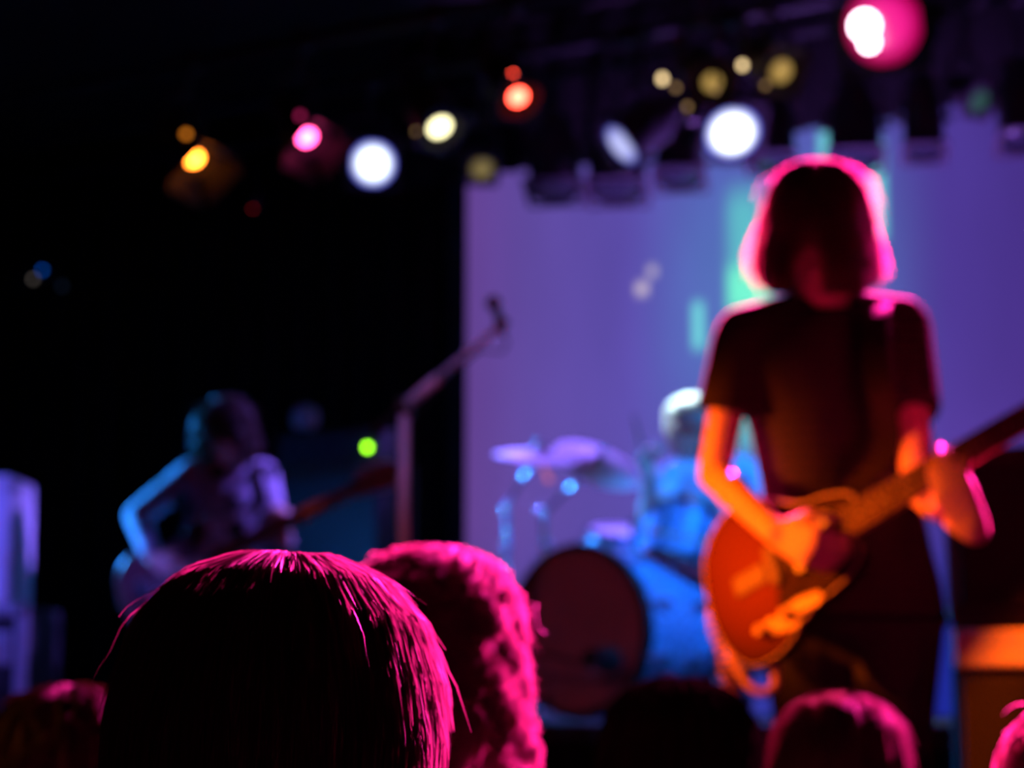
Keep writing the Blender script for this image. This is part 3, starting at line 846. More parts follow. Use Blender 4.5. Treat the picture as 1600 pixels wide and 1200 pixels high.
# ---------------- the crowd: standing people who look at the stage
def standing(px, py, Y, yaw, label, shirt, htop=0.125, k=1.0, sleeve='short', pitch=0.05):
    """px, py: crown of the head; Y: distance"""
    crown = W(px, py, Y)
    H = crown.z
    k = k * H / 1.70
    B = axes(yaw); r, f, u = B.col[0], B.col[1], B.col[2]
    hd = crown - UP * htop * k
    x0 = V((hd.x, hd.y, 0)) - f * 0.03 * k
    P = lambda x, y, z: x0 + r * x * k + f * y * k + UP * z
    hk = H / 1.70
    J = {'pelvis': P(0, 0, 0.93 * hk), 'neck': P(0, 0, 1.42 * hk), 'head': hd}
    for s, sg in (('l', -1), ('r', 1)):
        J['sh_' + s] = P(0.175 * sg, 0, 1.365 * hk); J['el_' + s] = P(0.215 * sg, -0.02, 1.07 * hk); J['wr_' + s] = P(0.215 * sg, 0.06, 0.83 * hk)
        J['hip_' + s] = P(0.085 * sg, 0, 0.90 * hk); J['kn_' + s] = P(0.095 * sg, 0.01, 0.48 * hk); J['an_' + s] = P(0.10 * sg, -0.02, 0.085 * k)
        J['toe_' + s] = P(0.12 * sg, 0.14, 0.03 * k)
    HR = axes(yaw, pitch)
    t = person(label, (x0.x, x0.y, 0), J, HR, f, shirt, k=k, voxel=0.010, sleeve=sleeve)
    return t, hd, HR, k
YS = -ANG                                    # facing upstage
t, hd, HR, k = standing(442, 866, 1.30, YS - 0.1, 'person in the crowd with short dark hair, the big head nearest the stage-left road case view', M['dark_cotton'])
t['label'] = 'person with short straight dark hair rimmed magenta, beside the curly-haired one'
hair(t, hd, HR, [(a * 1.02 * k, z * k) for a, z in SHORT], M['hair_dark'], 11000, 0.07, 0.98, 1.12, 0.0012, 0.006, 62, 0.04, seed=3, stray=0.02)
t, hd, HR, k = standing(676, 852, 2.30, YS, 'person with voluminous curly hair glowing magenta along its edge', M['dark_cotton'], htop=0.145)
hair(t, hd, HR, [(a * 0.86 * k, z * 1.06 * k) for a, z in LONG], M['hair_curly'], 7000, 0.08, 1.0, 1.1, 0.0026, 0.008, 50, 0.03, curl=0.005, turns=2.5, seed=5, lump=0.06, segs=5)
t, hd, HR, k = standing(1060, 1058, 2.75, YS, 'person with plain black hair seen as a dark dome before the bass drum', M['dark_cotton'], htop=0.13)
hair(t, hd, HR, [(a * 1.02 * k, z * k) for a, z in SHAG], M['hair_black'], 2200, 0.09, 1.02, 1.1, 0.003, 0.006, 60, 0.04, seed=6)
t, hd, HR, k = standing(1308, 1080, 3.02, YS + 0.1, 'person with smooth dark hair and a thin magenta rim below the guitarist', M['dark_cotton'], htop=0.13)
hair(t, hd, HR, [(a * 1.0 * k, z * k) for a, z in SHAG], M['hair_sleek'], 4000, 0.09, 1.02, 1.08, 0.0018, 0.004, 60, 0.04, seed=7)
t, hd, HR, k = standing(1722, 1086, 2.0, YS, 'person with wavy hair lit bright magenta in front of the guitar amplifier', M['dark_cotton'], htop=0.135)
hair(t, hd, HR, [(a * 1.0 * k, z * k) for a, z in LONG], M['hair_curly'], 5200, 0.08, 1.0, 1.05, 0.0024, 0.007, 55, 0.03, curl=0.003, turns=1.5, seed=8, lump=0.03, stray=0.01)
t, hd, HR, k = standing(112, 1068, 2.62, YS, 'person with mid-brown hair faintly lit amber in front of the road case', M['dark_cotton'], htop=0.13)
hair(t, hd, HR, [(a * 1.0 * k, z * k) for a, z in SHAG], M['hair_mid'], 2400, 0.09, 1.02, 1.08, 0.003, 0.006, 60, 0.04, seed=9)

# ------------------------------------------------------------------ the guitar (frame: x along the neck, y up across the face, z out of the face)
GJ = W(1318, 822, 3.62)                      # where the fingerboard ends on the body
a_ = math.radians(40)
gu = V((0.86 * math.cos(a_), -math.sin(a_), 0.51 * math.cos(a_))).normalized()
gn = V((-gu.y, gu.x, 0)).normalized()
if gn.y > 0: gn = -gn
gn = Matrix.Rotation(math.radians(-6), 3, gu) @ gn
gv = gn.cross(gu).normalized()
GM = frame(GJ, gu, gv, gn)
GMI = GM.inverted()
def G(px, py, z=0.0):
    """pixel to the guitar's face plane at height z, local coordinates"""
    d = ray(px, py); o = GM @ V((0, 0, z))
    t_ = (o - CAM).dot(gn) / d.dot(gn)
    return GMI @ (CAM + d * t_)
def catmull(pts, n=8):
    out = []
    N_ = len(pts)
    for i in range(N_):
        p0, p1, p2, p3 = [V(pts[(i + j - 1) % N_]) for j in range(4)]
        for k in range(n):
            t_ = k / n
            out.append(0.5 * ((2 * p1) + (p2 - p0) * t_ + (2 * p0 - 5 * p1 + 4 * p2 - p3) * t_ ** 2 + (3 * p1 - p0 - 3 * p2 + p3) * t_ ** 3))
    return out
def sunburst():  # burst set off-centre; its dark end also stands in for shade
    m, nt, b = new_mat('red_sunburst_and_shade')
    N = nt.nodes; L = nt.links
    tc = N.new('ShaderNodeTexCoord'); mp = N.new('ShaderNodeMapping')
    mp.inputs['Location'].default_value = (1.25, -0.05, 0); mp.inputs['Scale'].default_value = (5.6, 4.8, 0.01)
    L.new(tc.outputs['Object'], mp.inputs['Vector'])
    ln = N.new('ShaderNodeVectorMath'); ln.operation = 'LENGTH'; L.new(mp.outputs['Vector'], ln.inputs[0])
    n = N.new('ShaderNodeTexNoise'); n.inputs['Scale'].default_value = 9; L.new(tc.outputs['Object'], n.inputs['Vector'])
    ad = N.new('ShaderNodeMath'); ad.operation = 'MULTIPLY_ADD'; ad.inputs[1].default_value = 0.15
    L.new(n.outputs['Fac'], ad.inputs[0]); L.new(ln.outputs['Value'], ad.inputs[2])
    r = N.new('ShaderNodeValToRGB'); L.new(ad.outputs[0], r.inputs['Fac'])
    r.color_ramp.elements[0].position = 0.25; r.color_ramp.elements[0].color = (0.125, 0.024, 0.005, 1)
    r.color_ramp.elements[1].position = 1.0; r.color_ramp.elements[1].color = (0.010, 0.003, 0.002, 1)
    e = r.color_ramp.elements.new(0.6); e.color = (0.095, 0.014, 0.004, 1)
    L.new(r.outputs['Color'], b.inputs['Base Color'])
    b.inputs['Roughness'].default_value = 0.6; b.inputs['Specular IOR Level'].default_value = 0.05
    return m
def sc_(pts): return [(x * 0.97 if x < 0 else x * 0.8, y * 0.90) for x, y in pts]
gt = thing('electric_guitar', 'red sunburst electric guitar with cream binding held by the bob-haired player', 'guitar', GJ)
OUT = catmull(sc_([(-0.345, 0.0), (-0.325, 0.10), (-0.255, 0.160), (-0.165, 0.150), (-0.085, 0.098), (-0.020, 0.080), (0.022, 0.064), (0.042, 0.050), (0.044, 0.040), (0.034, 0.034),
               (0.012, -0.034), (0.020, -0.050), (0.012, -0.072), (-0.025, -0.096), (-0.075, -0.108), (-0.130, -0.122), (-0.210, -0.165), (-0.290, -0.160), (-0.335, -0.090)]), 6)
TH = 0.042
def slab(outline, z0, z1, inset=0.0):
    mb = MB(); n = len(outline)
    c = sum((V(p) for p in outline), V((0, 0))) / n
    def ringpts(z, k): return [V((c.x + (p[0] - c.x) * k, c.y + (p[1] - c.y) * k, z)) for p in outline]
    k = 1 - inset
    vs = ringpts(z0, k) + ringpts(z0 + (z1 - z0) * 0.15, 1) + ringpts(z1 - (z1 - z0) * 0.15, 1) + ringpts(z1, k)
    fs = [tuple(range(n))[::-1], tuple(range(3 * n, 4 * n))]
    for j in range(3):
        for i in range(n):
            a = j * n + i; b = j * n + (i + 1) % n
            fs.append((a, b, b + n, a + n))
    return mb.add(vs, fs)
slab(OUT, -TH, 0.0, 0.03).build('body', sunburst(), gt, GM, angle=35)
MB().tube([V((p[0], p[1], -0.004)) * 1.0 for p in OUT] + [V((OUT[0][0], OUT[0][1], -0.004))], 0.0028, 8).build('binding', M['cream'], gt, GM, smooth=True)
PG = catmull(sc_([(0.020, 0.040), (0.024, 0.052), (-0.010, 0.066), (-0.06, 0.078), (-0.14, 0.075), (-0.155, 0.0), (-0.185, -0.085), (-0.13, -0.105), (-0.06, -0.098), (-0.020, -0.088), (0.006, -0.060), (0.005, 0.0)]), 4)
slab(PG, 0.0005, 0.003).build('pickguard', M['pickguard'], gt, GM)  # pickguard enlarged and blackened to hold the shade on this half
# neck, fingerboard, frets, inlays, nut
NL = 0.455
def hw(x): return 0.029 - 0.0075 * x / NL
nk_ = MB()
rows = []
for i in range(9):
    x = -0.01 + (NL + 0.02) * i / 8
    for kk in range(9):
        a = math.pi + math.pi * kk / 8
        rows.append((x, math.cos(a) * hw(x), 0.002 + math.sin(a) * 0.020))
fs = []
for i in range(8):
    for kk in range(8):
        a = i * 9 + kk; fs.append((a, a + 1, a + 10, a + 9))
    fs.append((i * 9, i * 9 + 9, i * 9 + 17, i * 9 + 8))
fs += [tuple(range(9)), tuple(range(72, 81))[::-1]]
nk_.add(rows, fs).build('neck', M['maple'], gt, GM, angle=40)
z0, z1 = 0.002, 0.009
MB().add([(0, -hw(0), z0), (0, hw(0), z0), (NL, hw(NL), z0), (NL, -hw(NL), z0), (0, -hw(0), z1), (0, hw(0), z1), (NL, hw(NL), z1), (NL, -hw(NL), z1)],
         [(0, 1, 2, 3), (4, 7, 6, 5), (0, 4, 5, 1), (1, 5, 6, 2), (2, 6, 7, 3), (3, 7, 4, 0)]).build('fingerboard', M['rosewood'], gt, GM)
SC = 0.625
for i in range(1, 23):
    x = NL - (SC - SC / 2 ** (i / 12))
    if x > 0.002:
        MB().box((x, 0, z1 + 0.0006), 0.0026, hw(x) * 2, 0.0018).build('fret', M['nickel'], gt, GM)
for i in (3, 5, 7, 9, 12, 15, 17, 19):
    x = NL - (SC - SC / 2 ** ((i - 0.5) / 12))
    for y in ((-0.012, 0.012) if i == 12 else (0,)):
        MB().lathe([(0, z1 + 0.0004), (0.0034, z1 + 0.0004), (0.0034, z1 - 0.001), (0, z1 - 0.001)], Matrix.Translation((x, y, 0)), 12).build('inlay', M['cream'], gt, GM)
MB().box((NL + 0.002, 0, z1), 0.004, hw(NL) * 2, 0.008).build('nut', M['cream'], gt, GM)
HS = catmull([(NL, 0.021), (NL + 0.04, 0.030), (NL + 0.12, 0.036), (NL + 0.175, 0.030), (NL + 0.19, 0.0), (NL + 0.17, -0.045), (NL + 0.14, -0.052), (NL + 0.09, -0.040), (NL + 0.03, -0.030), (NL, -0.021)], 4)
hs = slab(HS, -0.012, 0.003, 0.02).build('headstock', M['maple'], gt, GM)
for i in range(6):
    x = NL + 0.035 + i * 0.024; y = 0.030 + 0.001 * i
    MB().tube([(x, y - 0.008, 0.002), (x, y - 0.008, 0.016)], 0.004, 8).tube([(x, y - 0.006, -0.008), (x, y + 0.012, -0.008)], 0.003, 6).box((x, y + 0.017, -0.008), 0.014, 0.012, 0.006, None, 0.002).build('tuner', M['chrome'], gt, GM)
for i in range(6):
    y0 = -0.022 + i * 0.0088; y1 = -0.0175 + i * 0.007
    MB().tube([(-0.17, y0, 0.014), (0, y0 * 0.95, z1 + 0.004), (NL, y1, z1 + 0.004), (NL + 0.035 + i * 0.024, 0.022 + 0.001 * i, 0.008)], 0.0006 + 0.00008 * i, 4).build('string', M['nickel'], gt, GM)
for x in (-0.03, -0.10):
    MB().box((x, 0, 0.006), 0.036, 0.082, 0.012, None, 0.003).build('pickup', M['plastic'], gt, GM)
MB().box((-0.165, 0, 0.008), 0.020, 0.075, 0.012, None, 0.003).build('bridge', M['nickel'], gt, GM)
MB().box((-0.225, 0, 0.003), 0.075, 0.036, 0.004, None, 0.001).build('tailpiece', M['nickel'], gt, GM)
k1, k2 = G(1191, 986, 0.01), G(1229, 960, 0.01)
for kk in (k1, k2):
    MB().lathe([(0, 0.020), (0.008, 0.020), (0.0105, 0.017), (0.011, 0.0), (0, 0.0)], Matrix.Translation((kk.x, kk.y, 0.004)), 16).build('knob', M['gold_knob'], gt, GM, angle=40)
for q_ in (((1228, 950), (1252, 934), (1282, 924), (1290, 934), (1276, 948), (1244, 962)), ((1180, 984), (1206, 966), (1238, 962), (1256, 968), (1246, 982), (1200, 994))):
    pc = [G(x, y) for x, y in q_]
    slab([(p.x, p.y) for p in pc], 0.0032, 0.0055).build('control_plate', M['gold_knob'], gt, GM)
kk = G(1303, 820, 0.01)
MB().lathe([(0, 0.018), (0.006, 0.018), (0.009, 0.014), (0.009, 0.0), (0, 0.0)], Matrix.Translation((kk.x, kk.y, 0.003)), 14).build('switch', M['gold_knob'], gt, GM, angle=40)
for p in ((-0.340, 0.0), (0.024, 0.060)):
    MB().ball((p[0], p[1], -0.020), 0.009, n=10).build('strap_button', M['chrome'], gt, GM)

# ------------------------------------------------------------------ the guitarist
GD = 3.92
B = axes(math.pi - math.radians(18))         # chest faces the crowd, a little towards the far side
f = B.col[1]
nkp = W(1283, 486, GD + 0.01)
J = {'neck': nkp, 'pelvis': W(1330, 935, GD + 0.04), 'head': W(1277, 362, GD - 0.06)}
J['sh_r'] = W(1158, 525, GD - 0.05); J['sh_l'] = W(1413, 508, GD + 0.06)
J['el_r'] = W(1116, 742, GD - 0.03); J['wr_r'] = W(1212, 832, 3.645)
J['el_l'] = W(1436, 765, GD - 0.10)
hl = GM @ V((0.245, 0.0, -0.012))            # spot on the neck under the left hand
hd_l = (gv * 0.90 + gn * 0.42 + gu * 0.05).normalized()
J['wr_l'] = hl - gv * 0.050 + gn * 0.043 - hd_l * 0.086
pvp = J['pelvis']
hipv = B.col[0] * 0.085
J['hip_r'] = pvp + hipv - UP * 0.03; J['hip_l'] = pvp - hipv - UP * 0.03
for s, sg in (('r', 1), ('l', -1)):
    hp = J['hip_' + s]
    J['kn_' + s] = V((hp.x, hp.y, STG + 0.45)) - B.col[0] * 0.012 * sg + f * 0.02
    J['an_' + s] = V((hp.x, hp.y, STG + 0.082)) - B.col[0] * 0.012 * sg
    J['toe_' + s] = J['an_' + s] + f * 0.14 + B.col[0] * 0.03 * sg - UP * 0.05
HR = axes(math.pi - math.radians(14), math.radians(38), math.radians(-3))
hn = {}
hn['r'] = (J['wr_r'], (W(1262, 852, 3.60) - J['wr_r']), -gn, gu * 0.6 + gv * 0.8, 0.97, (0.75, 0.7, 0.75, 0.8), 0.35, 0.03)
hn['l'] = (J['wr_l'], hd_l, gv * 0.42 - gn * 0.90, -gu, 0.94, (0.46, 0.42, 0.44, 0.50), 1.6, 0.06, 0.35)
gp = person('guitarist with chin-length bob hair and dark striped shirt, head bowed over the guitar', V((pvp.x, pvp.y, STG)), J, HR, f, M['striped'], k=0.97, voxel=0.006, hands=hn, hem=0.10, arm=0.86)
def bobwarp(az, pz):
    # fuller on both lower sides with a flick on the player's left
    s_ = math.sin(az)
    low = max(0.0, min(1.0, (0.03 - pz) / 0.12))
    k_ = 1.0 + 0.02 * low * abs(s_)
    if s_ < 0: k_ += 0.10 * max(0, low - 0.4) * abs(s_)
    return k_, 0.0
hc = J['head'] + HR.col[2] * 0.005
# the bob hangs: profile follows gravity more than the bowed skull
HH = axes(math.pi - math.radians(14), math.radians(14), math.radians(-3))
hair(gp, hc + V((0, 0.0, 0.006)), HH, [(a, z * (0.95 if z < 0 else 1)) for a, z in BOB], M['hair_bob'], 6500, 0.13, 1.0, 1.06, 0.0022, 0.010, 16, -0.03, seed=11, warp=bobwarp, stray=0.06, segs=8)
# strap over the player's left shoulder
sp = [GM @ V((0.024, 0.062, -0.02)), W(1385, 700, 3.74), W(1375, 600, 3.745), W(1368, 520, 3.80), W(1372, 478, 3.90), W(1372, 492, 4.00), W(1340, 600, 4.08), W(1260, 760, 4.10), W(1180, 850, 4.02), GM @ V((-0.342, 0.0, -0.024))]
def spline(pts, n=6):
    out = []
    for i in range(len(pts) - 1):
        p0, p1, p2, p3 = pts[max(i - 1, 0)], pts[i], pts[i + 1], pts[min(i + 2, len(pts) - 1)]
        for k in range(n):
            t_ = k / n
            out.append(0.5 * ((2 * p1) + (p2 - p0) * t_ + (2 * p0 - 5 * p1 + 4 * p2 - p3) * t_ ** 2 + (3 * p1 - p0 - 3 * p2 + p3) * t_ ** 3))
    return out + [pts[-1]]
sq = spline(sp)
mb = MB(); ax = V((0.97, -0.2, 0.1)).normalized()
for i, p in enumerate(sq):
    tg = (sq[min(i + 1, len(sq) - 1)] - sq[max(i - 1, 0)]).normalized()
    sd = (ax - tg * ax.dot(tg)).normalized() * 0.024; nn = tg.cross(sd).normalized() * 0.0015
    mb.v += [p - sd - nn, p + sd - nn, p + sd + nn, p - sd + nn]
for i in range(len(sq) - 1):
    a = i * 4
    for k in range(4): mb.f.append((a + k, a + (k + 1) % 4, a + 4 + (k + 1) % 4, a + 4 + k))
mb.f += [(0, 1, 2, 3), tuple(len(mb.v) - 4 + k for k in range(4))]
mb.build('strap', M['strap'], gt)

# coiled cable from the guitar to the stage floor
ct = thing('instrument_cable', 'coiled pale cable looping down from the red guitar', 'cable', V((W(1150, 1080, 3.80).x, 3.80, STG)))
core = spline([W(1128, 925, 3.86), W(1116, 950, 3.88), W(1118, 985, 3.88), W(1132, 1020, 3.86), W(1136, 1060, 3.84), W(1150, 1100, 3.82), W(1180, 1250, 3.84), V((W(1180, 1250, 3.84).x, 3.9, STG + 0.02))], 40)
cp = []; acc = 0
for i, p in enumerate(core):
    if i: acc += (p - core[i - 1]).length
    a = acc / 0.0165 * 2 * math.pi
    tg = (core[min(i + 1, len(core) - 1)] - core[max(i - 1, 0)]).normalized()
    x_ = tg.orthogonal().normalized() if abs(tg.y) < 0.9 else V((1, 0, 0)); y_ = tg.cross(V((0, 1, 0))).normalized(); x_ = tg.cross(y_)
core_len = acc
n_turn = int(core_len / 0.016); NP = n_turn * 8
import bisect
cum = [0.0]
for a, b in zip(core, core[1:]): cum.append(cum[-1] + (b - a).length)
for i in range(NP + 1):
    s_ = cum[-1] * i / NP
    j = min(max(bisect.bisect(cum, s_) - 1, 0), len(core) - 2)
    q = (s_ - cum[j]) / max(cum[j + 1] - cum[j], 1e-9)
    p = core[j].lerp(core[j + 1], q)
    tg = (core[min(j + 1, len(core) - 1)] - core[j]).normalized()
    y_ = tg.cross(V((0, 1, 0))).normalized(); x_ = tg.cross(y_)
    a = 2 * math.pi * i / 8
    cp.append(p + (x_ * math.cos(a) + y_ * math.sin(a)) * 0.011)
MB().tube(cp, 0.0042, 6).build('coil', M['cable'], ct, smooth=True)
MB().tube(spline([W(1133, 1000, 3.85), W(1150, 1040, 3.80), W(1172, 1072, 3.77), W(1197, 1082, 3.76), W(1212, 1068, 3.76), W(1212, 1046, 3.76), W(1216, 1020, 3.79)], 8), 0.0085, 8).build('loop', M['cable'], ct, smooth=True)
MB().tube([GM @ V((-0.30, -0.11, -0.03)), W(1128, 925, 3.86)], 0.008, 8).build('plug', M['chrome'], ct, smooth=True)

# ------------------------------------------------------------------ guitar amplifier stack beside the guitarist
def amp_box(t, s_a, s_b, u_a, u_b, z_a, z_b, name, mat, bev=0.012):
    return sbox(s_a, s_b, u_a, u_b, z_a, z_b, bev).build(name, mat, t)
AP = W(1478, 990, 4.75)                       # front corner that meets the eye
a_s, a_u = AP.dot(S), AP.dot(U)
zt = W(1478, 985, 4.75).z; zb = W(1478, 1044, 4.75).z
at_ = thing('guitar_amplifier', 'black guitar combo amplifier with pale control panel lit orange', 'amplifier', st(a_s + 0.36, a_u + 0.15, STG))
amp_box(at_, a_s, a_s + 0.72, a_u + 0.02, a_u + 0.32, STG + 0.03, zt + 0.02, 'cabinet', M['tolex'])
amp_box(at_, a_s + 0.03, a_s + 0.69, a_u + 0.005, a_u + 0.025, STG + 0.07, zb - 0.02, 'grille', M['grille'], 0.004)
pn = amp_box(at_, a_s + 0.015, a_s + 0.705, a_u, a_u + 0.022, zb, zt, 'control_panel', M['panel'], 0.006)
for i in range(7):
    p = st(a_s + 0.24 + i * 0.062, a_u - 0.001, (zb + zt) / 2 - 0.01)
    MB().tube([p, p - U * 0.016], [0.011, 0.009], 12).build('knob', M['plastic'], at_)
for i in (0, 1):
    amp_box(at_, a_s + 0.02 + i * 0.64, a_s + 0.06 + i * 0.64, a_u + 0.06, a_u + 0.26, STG, STG + 0.03, 'foot', M['rubber'], 0.004)
ztop = W(1478, 702, 4.75).z
ut = thing('speaker_cabinet', 'black speaker cabinet standing on top of the guitar combo amplifier', 'speaker cabinet', st(a_s + 0.36, a_u + 0.15, zt + 0.02))
amp_box(ut, a_s - 0.004, a_s + 0.72, a_u + 0.015, a_u + 0.33, zt + 0.02, ztop, 'cabinet', M['tolex'])
amp_box(ut, a_s + 0.035, a_s + 0.685, a_u + 0.002, a_u + 0.018, zt + 0.055, ztop - 0.035, 'grille', M['grille'], 0.004)
for sx_ in (a_s + 0.012, a_s + 0.70):
    for z_ in (zt + 0.035, ztop - 0.02):
        MB().ball(st(sx_, a_u + 0.03, z_), 0.02, n=10).build('corner_guard', M['plastic'], ut, smooth=True)
hp_ = st(a_s + 0.33, a_u + 0.17, ztop)
MB().tube([hp_ - S * 0.1, hp_ - S * 0.09 + UP * 0.02, hp_ + S * 0.09 + UP * 0.02, hp_ + S * 0.1], 0.008, 8).build('handle', M['plastic'], ut)

# ------------------------------------------------------------------ bass amplifier
AP = W(424, 720, 8.05); b_s, b_u = AP.dot(S), AP.dot(U)
BW = (on_u(598, 720, b_u) .dot(S)) - b_s
zcab = W(424, 728, 8.05).z; zhd = W(424, 680, 8.05).z
bt = thing('bass_cabinet', 'tall dark bass speaker cabinet behind the bass player', 'speaker cabinet', st(b_s + BW / 2, b_u + 0.2, STG))
amp_box(bt, b_s, b_s + BW, b_u, b_u + 0.24, STG + 0.03, zcab, 'cabinet', M['tolex'])
zg = W(424, 752, 8.05).z
amp_box(bt, b_s + 0.02, b_s + BW - 0.02, b_u - 0.012, b_u + 0.004, STG + 0.06, zg, 'grille', M['bass_grille'], 0.004)
for s_ in (0.03, BW - 0.09):
    amp_box(bt, b_s + s_, b_s + s_ + 0.06, b_u + 0.04, b_u + 0.20, STG, STG + 0.03, 'foot', M['rubber'], 0.004)
ht = thing('bass_amplifier_head', 'dark bass amplifier head with a green power light on the tall cabinet', 'amplifier', st(b_s + BW / 2, b_u + 0.2, zcab))
amp_box(ht, b_s + 0.01, b_s + BW - 0.01, b_u + 0.02, b_u + 0.23, zcab, zhd, 'case', M['tolex'], 0.008)
amp_box(ht, b_s + 0.03, b_s + BW - 0.03, b_u + 0.008, b_u + 0.024, zcab + 0.015, zhd - 0.015, 'front_panel', M['bass_grille'], 0.003)
MB().ball(on_u(574, 699, b_u + 0.002), 0.0125, n=12).build('power_light', emit('green_led', (0.30, 1.0, 0.01), 9), ht, smooth=True)
for i in range(6):
    p = on_u(440 + i * 19, 703, b_u + 0.01)
    MB().tube([p + U * 0.004, p - U * 0.014], [0.012, 0.010], 12).build('knob', M['chrome'] if i == 0 else M['plastic'], ht)
p = on_u(477, 640, b_u + 0.12)
rb = 0.056
gb = thing('pale_globe', 'small pale globe standing on the bass amplifier head', 'lamp', V((p.x, p.y, zhd)))  # unidentified pale round object, shaped as a ball on a foot
M['globe'] = pm('milky_glass', (0.34, 0.32, 0.40), 0.6, var=0.1)
MB().ball(V((p.x, p.y, zhd + 0.022 + rb)), rb, n=20).build('globe', M['globe'], gb, smooth=True)
MB().lathe([(0, 0.03), (0.03, 0.03), (0.04, 0.0), (0, 0.0)], Matrix.Translation((p.x, p.y, zhd)), 16).build('base', M['plastic'], gb)

# ------------------------------------------------------------------ road case and box by the left edge
AP = W(46, 946, 7.0)
zr = AP.z
def cbox(xa, xb, ya, yb, za, zb, bev=0.0):    # these two stand square to the crowd, not to the stage front
    return MB().box(((xa + xb) / 2, (ya + yb) / 2, (za + zb) / 2), xb - xa, yb - ya, zb - za, None, bev)
rx = AP.x - 0.01; ry = 7.0
rt_ = thing('road_case', 'black equipment rack case with metal edging and blue-lit units', 'road case', V((rx - 0.3, ry + 0.3, STG)))
cbox(rx - 0.60, rx, ry + 0.02, ry + 0.55, STG + 0.09, zr, 0.006).build('shell', M['case'], rt_)
for (x0_, x1_, z0_, z1_) in ((-0.60, 0, zr - 0.035, zr), (-0.60, 0, STG + 0.09, STG + 0.125), (-0.035, 0, STG + 0.09, zr), (-0.60, -0.565, STG + 0.09, zr)):
    cbox(rx + x0_, rx + x1_ + 0.003, ry, ry + 0.035, z0_, z1_ + 0.002, 0.004).build('edging', M['alu'], rt_)
for i, (za, zb_) in enumerate(((0.09, 0.20), (0.22, 0.32), (0.34, 0.50), (0.52, 0.66))):
    un = cbox(rx - 0.55, rx - 0.05, ry + 0.008, ry + 0.05, zr - zb_, zr - za, 0.003).build('rack_unit', M['alu'] if i == 0 else M['plastic'], rt_)
    for kx in (-0.48, -0.40, -0.12):
        p = V((rx + kx, ry + 0.008, zr - (za + zb_) / 2))
        MB().tube([p, p - V((0, 0.018, 0))], 0.012, 10).build('knob', M['chrome'], un)
for sx_ in (-0.54, -0.06):
    for uu in (0.08, 0.48):
        p = V((rx + sx_, ry + uu, STG + 0.045))
        MB().tube([p - V((0.018, 0, 0)), p + V((0.018, 0, 0))], 0.045, 16).build('caster', M['rubber'], rt_)
zt2 = W(22, 742, 7.1).z; wx = W(22, 800, 7.1).x
wt = thing('equipment_box', 'pale grey box lit lavender standing on the road case', 'box', V((wx - 0.2, ry + 0.25, zr + 0.002)))
cbox(wx - 0.42, wx, ry + 0.08, ry + 0.42, zr + 0.002, zt2, 0.02).build('case', M['white_box'], wt)
MB().tube([V((wx - 0.3, ry + 0.24, zt2 - 0.005)), V((wx - 0.28, ry + 0.24, zt2 + 0.025)), V((wx - 0.14, ry + 0.24, zt2 + 0.025)), V((wx - 0.12, ry + 0.24, zt2 - 0.005))], 0.009, 8).build('handle', M['plastic'], wt, smooth=True)

# small wall-mounted control unit with indicator lights, far back on the left
p = on_u(58, 428, 8.16)
ps, pz_ = p.dot(S), p.z
cu_ = thing('control_box', 'small control box with a blue indicator light hung on the far curtain', 'control box', st(ps, 8.16, pz_ - 0.06))
amp_box(cu_, ps - 0.17, ps + 0.12, 8.13, 8.20, pz_ - 0.075, pz_ + 0.05, 'case', M['case'], 0.008)
MB().ball(on_u(66, 422, 8.125), 0.012, n=10).build('blue_light', emit('blue_led', (0.0, 0.12, 0.8), 1.6), cu_, smooth=True)
MB().ball(on_u(52, 436, 8.125), 0.013, n=10).build('grey_light', emit('grey_led', (0.5, 0.42, 0.38), 0.45), cu_, smooth=True)
MB().ball(on_u(97, 447, 8.125), 0.015, n=10).build('dim_light', emit('dim_led', (0.02, 0.035, 0.08), 0.5), cu_, smooth=True)
MB().tube([st(ps, 8.165, pz_ + 0.04), st(ps, 8.20, 4.42)], 0.006, 6).build('hanging_strap', M['rubber'], cu_)
p = on_u(395, 326, 8.12); ps, pz_ = p.dot(S), p.z
sd_ = thing('sensor', 'tiny sensor with a red light hung high on the curtain', 'sensor', st(ps, 8.16, pz_))
MB().lathe([(0, -0.035), (0.03, -0.03), (0.04, 0.0), (0.04, 0.02), (0, 0.02)], Matrix.Translation(st(ps, 8.155, pz_ + 0.03)), 16).build('case', M['case'], sd_, angle=40)
MB().ball(p, 0.006, n=8).build('red_light', emit('red_led', (0.8, 0.02, 0.05), 1.2), sd_)
MB().tube([st(ps, 8.155, pz_ + 0.04), st(ps, 8.20, 4.42)], 0.004, 6).build('cord', M['rubber'], sd_)

# ------------------------------------------------------------------ singer's microphone stand
mt = thing('microphone_stand', 'boom microphone stand with tilted chrome boom between bass player and drums', 'microphone stand', V((W(632, 640, 5.5).x, 5.5, STG)))
jt = W(632, 636, 5.5)
foot = V((jt.x, jt.y, STG))
MB().tube([foot + UP * 0.12, foot + UP * 0.70], 0.014, 12).build('lower_tube', M['white_box'], mt, smooth=True)
MB().tube([foot + UP * 0.68, jt - UP * 0.02], 0.0135, 12).build('upper_tube', M['white_box'], mt, smooth=True)
MB().tube([foot + UP * 0.66, foot + UP * 0.74], 0.018, 12).build('clutch', M['plastic'], mt)
for i in range(3):
    a = 0.4 + i * 2.094
    MB().tube([foot + UP * 0.14, foot + V((math.cos(a) * 0.30, math.sin(a) * 0.30, 0.012))], 0.010, 8).build('leg', M['black_metal'], mt)
e0, e1 = W(588, 672, 5.62), W(782, 508, 5.20)
MB().tube([jt - V((0.02, 0, 0)), jt + V((0.02, 0, 0))], 0.026, 14).build('joint', M['plastic'], mt)
MB().tube([e0, jt], 0.009, 10).build('boom_tail', M['black_metal'], mt)
